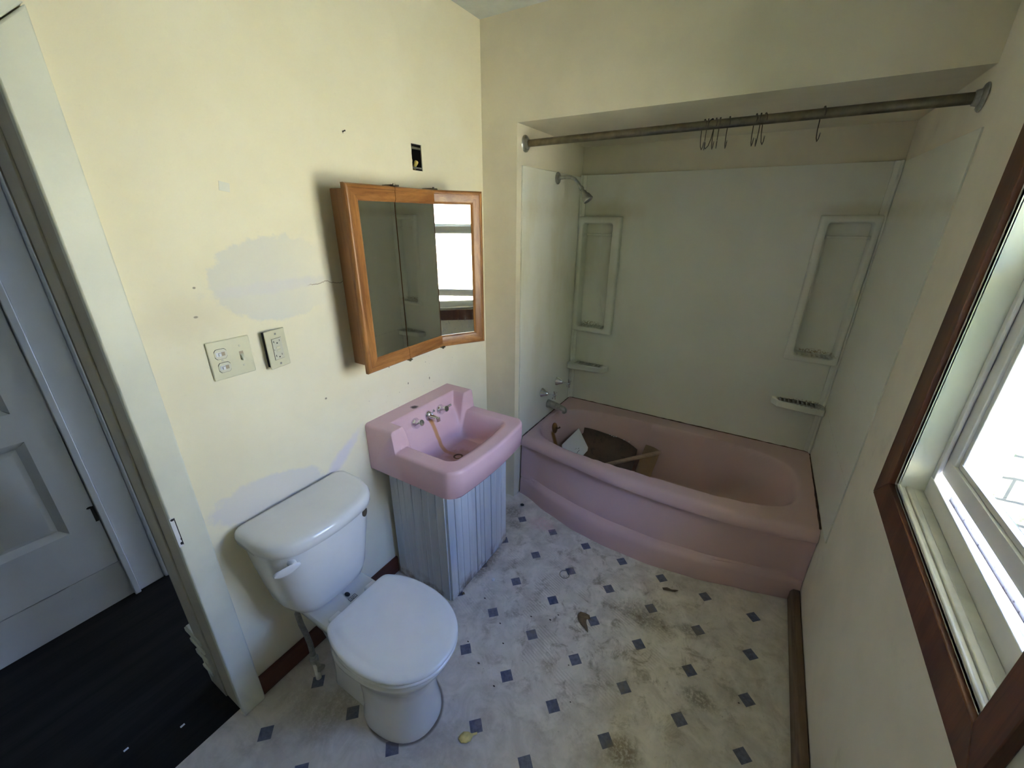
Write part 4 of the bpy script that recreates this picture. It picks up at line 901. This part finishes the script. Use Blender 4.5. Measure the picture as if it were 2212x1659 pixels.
# ================================================================== medicine cabinet
t = thing('medicine_cabinet', 'oak tri-door mirrored cabinet over the basin, right door ajar', 'medicine cabinet', (0.0, -0.63, 1.12))
CZ0, CZ1 = 1.121, 1.747
g = G(); g.box(0.001, 0.121, -0.886, -0.880, CZ0 + .006, CZ1 - .012); g.box(0.001, 0.121, -0.376, -0.370, CZ0 + .006, CZ1 - .012); g.box(0.001, 0.121, -0.880, -0.376, CZ0 + .006, CZ0 + .014); g.box(0.001, 0.121, -0.880, -0.376, CZ1 - .020, CZ1 - .012); g.box(0.001, 0.008, -0.880, -0.376, CZ0 + .014, CZ1 - .020)
g.build('body', MT['oakside'], t, bevel=0.0015)
def cab_door(y0, y1, stiles, hinge=None, ang=0.0):
    """door panel in the plane x=.122-.141, rails top and bottom, stile on the sides named; mirror inset"""
    rot = None
    if hinge is not None: rot = Matrix.Rotation(ang, 4, 'Z'); hp = Vector((0.130, hinge, 0))
    def T(gg):
        if rot: gg.v = [tuple(rot @ (Vector(p) - hp) + hp) for p in gg.v]
        return gg
    q = 0.050; a, b = y0, y1
    i0 = y0 + (q if 'l' in stiles else 0.0); i1 = y1 - (q if 'r' in stiles else 0.0)
    def prof(pa, pb, pc, pd):  # moulded strip: outer edge pa-pb, inner edge pc-pd (y,z)
        gg = G(); lerp = lambda p, r, s: (p[0] + (r[0] - p[0]) * s, p[1] + (r[1] - p[1]) * s)
        st = [(0.0, 0.122), (0.0, 0.134), (0.06, 0.139), (0.14, 0.1405), (0.24, 0.1405), (0.28, 0.1385), (0.80, 0.1395), (0.90, 0.1375), (1.0, 0.134), (1.0, 0.122)]
        ra = [(x, *lerp(pa, pc, s)) for s, x in st]; rb = [(x, *lerp(pb, pd, s)) for s, x in st]
        gg.loft([ra, rb], smooth=False); return gg
    top = prof((a, CZ1), (b, CZ1), (i0, CZ1 - q), (i1, CZ1 - q)); bot = prof((a, CZ0), (b, CZ0), (i0, CZ0 + q), (i1, CZ0 + q))
    back = G().box(0.122, 0.1275, a + .002, b - .002, CZ0 + .003, CZ1 - .003)
    d_ = T(back).build('door', MT['oakside'], t)
    T(top).build('top_rail', MT['oakh'], d_); T(bot).build('bottom_rail', MT['oakh'], d_)
    if 'l' in stiles: T(prof((a, CZ0), (a, CZ1), (i0, CZ0 + q), (i0, CZ1 - q))).build('stile', MT['oak'], d_)
    if 'r' in stiles: T(prof((b, CZ0), (b, CZ1), (i1, CZ0 + q), (i1, CZ1 - q))).build('stile', MT['oak'], d_)
    T(G().box(0.1280, 0.1315, i0 + .001, i1 - .001, CZ0 + q - .002, CZ1 - q + .002)).build('mirror', MT['mirror'], d_)
    return d_
cab_door(-0.936, -0.7295, 'l')
cab_door(-0.7275, -0.5275, '')
cab_door(-0.5245, -0.320, 'r', hinge=-0.5245, ang=radians(-31))
for yy in (-0.7285, -0.526):
    g = G(); g.box(0.100, 0.140, yy - 0.020, yy + 0.020, CZ1, CZ1 + 0.003); g.lathe((0.136, yy, CZ1), (0, 0, 1), [(0, .004), (.009, .004)], 8); g.box(0.085, 0.13, yy - .006, yy + .03, CZ1 + .002, CZ1 + .006); g.build('hinge', MT['rodmetal'], t, label='dark pivot hinge')
    g = G(); g.box(0.110, 0.143, yy - 0.008, yy + 0.010, CZ0 - 0.004, CZ0); g.lathe((0.138, yy, CZ0 - .008), (0, 0, 1), [(0, .004), (.008, .004)], 8); g.build('hinge', MT['rodmetal'], t, label='dark pivot hinge')

# ================================================================== switches, outlet, open box, tape
t = thing('switch_plate', 'wide ivory wall plate with two small rocker switches and one toggle', 'light switch', (0, -1.302, 1.264))
G().box(0.0005, 0.0065, -1.360, -1.244, 1.208, 1.321).build('plate', MT['ivory'], t, bevel=0.0035, seg=3)
for zc_, yc_ in ((1.2835, -1.3285), (1.2435, -1.3265)):
    def oval(r, h, x): return [(x, yc_ + max(-0.0165, min(0.0165, r * cos(a))), zc_ + max(-h, min(h, r * sin(a)))) for a in (2 * pi * k / 40 for k in range(40))]
    g = G(); g.prism(oval(0.0185, 0.0150, 0.0062), (0.0006, 0, 0)); g.build('switch_gap', MT['dark'], t)
    g = G(); g.prism(oval(0.0172, 0.0140, 0.0062), (0.0022, 0, 0)); sb = g.build('switch_body', MT['ivory2'], t)
    g = G(); g.box(0.0083, 0.0098, yc_ - 0.013, yc_ + 0.010, zc_ - 0.006, zc_ + 0.006); g.hexa([(0.0083, yc_ - .007, zc_ - .0045), (0.0083, yc_ + .001, zc_ - .0045), (0.0083, yc_ + .001, zc_ + .0045), (0.0083, yc_ - .007, zc_ + .0045), (0.014, yc_ - .007, zc_ - .004), (0.014, yc_ - .001, zc_ - .004), (0.014, yc_ - .001, zc_ + .004), (0.014, yc_ - .007, zc_ + .004)]); g.build('rocker', MT['white'], sb)
    G().box(0.0098, 0.0102, yc_ + .001, yc_ + .010, zc_ - .0055, zc_ + .0055).build('slot', MT['tan'], sb)
g = G(); yc_, zc_ = -1.2745, 1.2655; g.box(0.0062, 0.0070, yc_ - .0055, yc_ + .0055, zc_ - .013, zc_ + .013); tg = g.build('toggle_slot', MT['tan'], t, label='tan toggle slot')
g = G(); g.hexa([(0.0068, yc_ - .004, zc_ - .006), (0.0068, yc_ + .004, zc_ - .006), (0.0068, yc_ + .004, zc_ + .006), (0.0068, yc_ - .004, zc_ + .006), (0.017, yc_ - .0035, zc_ - .014), (0.017, yc_ + .0035, zc_ - .014), (0.017, yc_ + .0035, zc_ - .007), (0.017, yc_ - .0035, zc_ - .007)]); g.build('toggle', MT['ivory'], tg)
for (yy, zz) in ((-1.2745, 1.2955), (-1.2745, 1.2355), (-1.3275, 1.2635)): G().lathe((0.0062, yy, zz), (1, 0, 0), [(0, .0035), (.001, .003), (.0014, .001)], 12).build('screw', MT['ivory2'], t)
t = thing('outlet', 'ivory ground-fault outlet standing proud of the wall, right of the switches', 'outlet', (0, -1.172, 1.262))
g = G(); g.hexa([(0.0005, -1.204, 1.206), (0.0005, -1.150, 1.206), (0.0005, -1.150, 1.317), (0.0005, -1.204, 1.317), (0.0185, -1.204, 1.206), (0.0060, -1.150, 1.206), (0.0060, -1.150, 1.317), (0.0185, -1.204, 1.317)]); g.build('box_gap', MT['dark'], t, label='dark gap behind the tilted plate')
def opl(pts): # plate tilts: left edge stands off the wall
    return [(0.004 + (0.021 - 0.004) * (-(y + 1.136)) / 0.073 + dx, y, z) for (dx, y, z) in pts]
def obox(x0, x1, y0, y1, z0, z1, name, mat, par, bevel=0):
    g = G(); g.hexa(opl([(x0, y0, z0), (x0, y1, z0), (x0, y1, z1), (x0, y0, z1), (x1, y0, z0), (x1, y1, z0), (x1, y1, z1), (x1, y0, z1)])); return g.build(name, mat, par, bevel=bevel, seg=3)
obox(0, 0.006, -1.209, -1.136, 1.201, 1.322, 'plate', MT['ivory'], t, 0.003)
obox(0.0058, 0.0064, -1.1900, -1.1545, 1.2275, 1.2955, 'device_gap', MT['badge'], t)
dv_ = obox(0.0060, 0.0080, -1.1890, -1.1550, 1.2282, 1.2948, 'receptacle', MT['ivory2'], t, 0.001)
obox(0.0079, 0.0092, -1.1785, -1.1655, 1.2625, 1.2690, 'test_button', MT['ivory'], dv_, 0.0005); obox(0.0079, 0.0092, -1.1785, -1.1655, 1.2530, 1.2595, 'reset_button', MT['ivory'], dv_, 0.0005)
for zz in (1.2835, 1.2385):
    obox(0.0078, 0.0083, -1.1840, -1.1825, zz - .001, zz + .006, 'slot', MT['dark'], dv_); obox(0.0078, 0.0083, -1.1865, -1.1825, zz + .0018, zz + .0034, 'slot', MT['dark'], dv_); obox(0.0078, 0.0083, -1.1635, -1.1620, zz, zz + .006, 'slot', MT['dark'], dv_); obox(0.0078, 0.0083, -1.1745, -1.1705, zz - .0055, zz - .0015, 'slot', MT['dark'], dv_)
obox(0.0078, 0.0083, -1.1865, -1.1850, 1.2590, 1.2620, 'slot', MT['dark'], dv_)
for zz in (1.309, 1.213): obox(0.0055, 0.0072, -1.1755, -1.1690, zz - .003, zz + .003, 'screw', MT['dullmetal'], t, 0.001)
t = thing('electrical_box', 'open electrical box with yellow wire nuts above the medicine cabinet', 'electrical box', (-0.03, -0.457, 1.87))
g = G(); b0, b1, c0, c1 = -0.4855, -0.4285, 1.8245, 1.9175
g.box(-0.070, -0.067, b0, b1, c0, c1); g.box(-0.067, -0.004, b0, b0 + .002, c0, c1); g.box(-0.067, -0.004, b1 - .002, b1, c0, c1); g.box(-0.067, -0.004, b0, b1, c0, c0 + .002); g.box(-0.067, -0.004, b0, b1, c1 - .002, c1)
g.build('box', MT['black'], t)
for q0, q1 in ((c1 - .018, c1 - .010), (c0 + .006, c0 + .012)): G().box(-0.006, -0.002, b0 + .006, b1 - .004, q0, q1).build('mounting_ear', MT['dullmetal'], t)
G().tube([(-0.006, b0 + .006, c1 - .012), (-0.02, b0 + .016, c1 - .05), (-0.022, b0 + .020, c1 - .065)], 0.0016, 8).build('wire', MT['wirelight'], t, label='pale wire')
for (y, z, ax) in ((-0.468, 1.852, (0.5, -0.35, 0.8)), (-0.445, 1.846, (0.45, 0.15, 0.85))):
    axv = Vector(ax).normalized(); p = Vector((-0.030, y, z - .008)); G().lathe(p, axv, [(0, 0.006), (0.012, 0.007), (0.020, 0.0085), (0.026, 0.007), (0.028, 0.002)], 12).build('wire_nut', MT['yellow'], t)
G().tube([(-0.03, -0.445, 1.838), (-0.022, -0.446, 1.832), (-0.04, -0.452, 1.828)], 0.003, 8).build('wire', MT['yellow'], t, label='yellow wire')
tag(G().prism([(0.0002, -1.226, 1.712), (0.0002, -1.200, 1.708), (0.0002, -1.196, 1.730), (0.0002, -1.222, 1.735)], (0.0012, 0, 0)).build('tape_square', MT['tape']), 'small square of clear tape stuck on the cream wall', 'tape')
o_ = tag(G().lathe((0.0, -0.802, 1.910), (1, 0, 0.15), [(0, 0.0016), (0.010, 0.0016), (0.011, 0.0024), (0.012, 0.0024)], 10).build('wall_nail', MT['dark']), 'tiny dark nail in the wall above the cabinet', 'nail')

# ================================================================== things lying on the floor
def ring(c, R_, r, n=40, m_=8):
    g = G(); rings = []
    for k in range(n + 1):
        a = 2 * pi * k / n; d_ = Vector((cos(a), sin(a), 0)); rings.append([Vector(c) + d_ * (R_ + r * cos(b)) + Vector((0, 0, r * sin(b))) for b in (2 * pi * q / m_ for q in range(m_))])
    g.loft(rings, False, False); return g
tag(ring((0.730, -0.397, 0.002), 0.024, 0.002).build('curtain_ring', MT['wirelight']), 'thin grey metal ring lying on the vinyl floor', 'ring')
def flake(name, pts, mat, label, cat, z=0.003, bow=0.0, th=0.0012):
    cx = sum(p[0] for p in pts) / len(pts); cy = sum(p[1] for p in pts) / len(pts); g = G(); n = len(pts)
    mid = [((p[0] + cx) / 2, (p[1] + cy) / 2) for p in pts]
    V = [(p[0], p[1], z + (bow if i % 2 else 0)) for i, p in enumerate(pts)] + [(p[0], p[1], z + bow * 1.3) for p in mid] + [(cx, cy, z + bow)]
    F = [(i, (i + 1) % n, n + (i + 1) % n, n + i) for i in range(n)] + [(n + i, n + (i + 1) % n, 2 * n) for i in range(n)]
    g.add(V, F, False); o = g.build(name, mat, solid=th); return tag(o, label, cat)
flake('yellow_leaf', [(0.708, -1.217), (0.714, -1.200), (0.728, -1.190), (0.741, -1.190), (0.748, -1.181), (0.755, -1.176), (0.757, -1.182), (0.749, -1.192), (0.750, -1.208), (0.742, -1.222), (0.726, -1.229), (0.712, -1.226)], MT['leaf'], 'small yellow leaf scrap on the floor in front of the toilet', 'leaf', bow=0.003)
flake('brown_scrap', [(0.874, -0.575), (0.880, -0.556), (0.900, -0.548), (0.921, -0.552), (0.931, -0.566), (0.915, -0.572), (0.921, -0.590), (0.936, -0.612), (0.945, -0.630), (0.926, -0.622), (0.905, -0.612), (0.885, -0.597)], MT['scrap'], 'torn brown scrap lying beside a blue floor square', 'scrap', bow=0.004)
flake('dirt_flake', [(1.165, -0.225), (1.185, -0.215), (1.215, -0.213), (1.236, -0.204), (1.222, -0.220), (1.196, -0.230), (1.172, -0.236)], MT['badge'], 'thin dark flake on the floor near the tub apron', 'flake', bow=0.003)
flake('wood_chip', [(0.362, -0.752), (0.368, -0.745), (0.378, -0.752), (0.370, -0.764)], MT['scrap'], 'tiny brown chip beside the front corner of the board box', 'chip', bow=0.003)
g = G(); g.ball((0.287, -0.049, 0.006), (0.012, 0.010, 0.006), 10); tag(g.build('black_pebble', MT['dark']), 'small black lump on the floor by the tub corner', 'lump')
g = G(); g.lathe((0.445, -0.611, 0.0), (0, 0, 1), [(0, 0.008), (0.005, 0.008), (0.007, 0.006), (0.006, 0.002)], 16); tag(g.build('bottle_cap', MT['china']), 'tiny white cap on the floor beside the board box', 'cap')
random.seed(11)
bits = [(0.66, -0.86), (0.53, -0.93), (0.60, -0.79), (0.70, -0.69), (0.78, -0.66), (0.80, -0.62), (0.47, -0.72), (0.93, -0.80), (0.62, -0.98), (0.72, -1.02), (1.52, -0.60), (0.99, -0.92)]
names = ['right of the toilet seat', 'just right of the toilet lid', 'between the box corner and the lid', 'in the tread marks', 'beside the tread marks', 'left of the brown scrap', 'near the white cap', 'below the brown scrap', 'close to the toilet foot', 'above the yellow leaf', 'toward the right baseboard', 'in the middle of the lower floor']
for k, ((x, y), nm) in enumerate(zip(bits, names)):
    g = G(); a = random.uniform(0, pi); r = random.uniform(.003, .006); g.ball((x, y, 0.0022), (r, r * .6, 0.0022), 8)
    tag(g.build('debris_crumb', MT['badge']), 'tiny dark crumb on the floor ' + nm, 'crumb', 'crumbs on the vinyl floor')
for (x, y, lb) in ((-0.22, -1.83, 'larger white paint chip on the dark hall floor'), (-0.14, -1.70, 'smaller white paint chip on the dark hall floor, nearer the jamb')):
    g = G(); g.box(x, x + .006, y, y + .013, -0.002, 0.0); tag(g.build('paint_chip', MT['white']), lb, 'paint chip', 'paint chips on the hall floor')
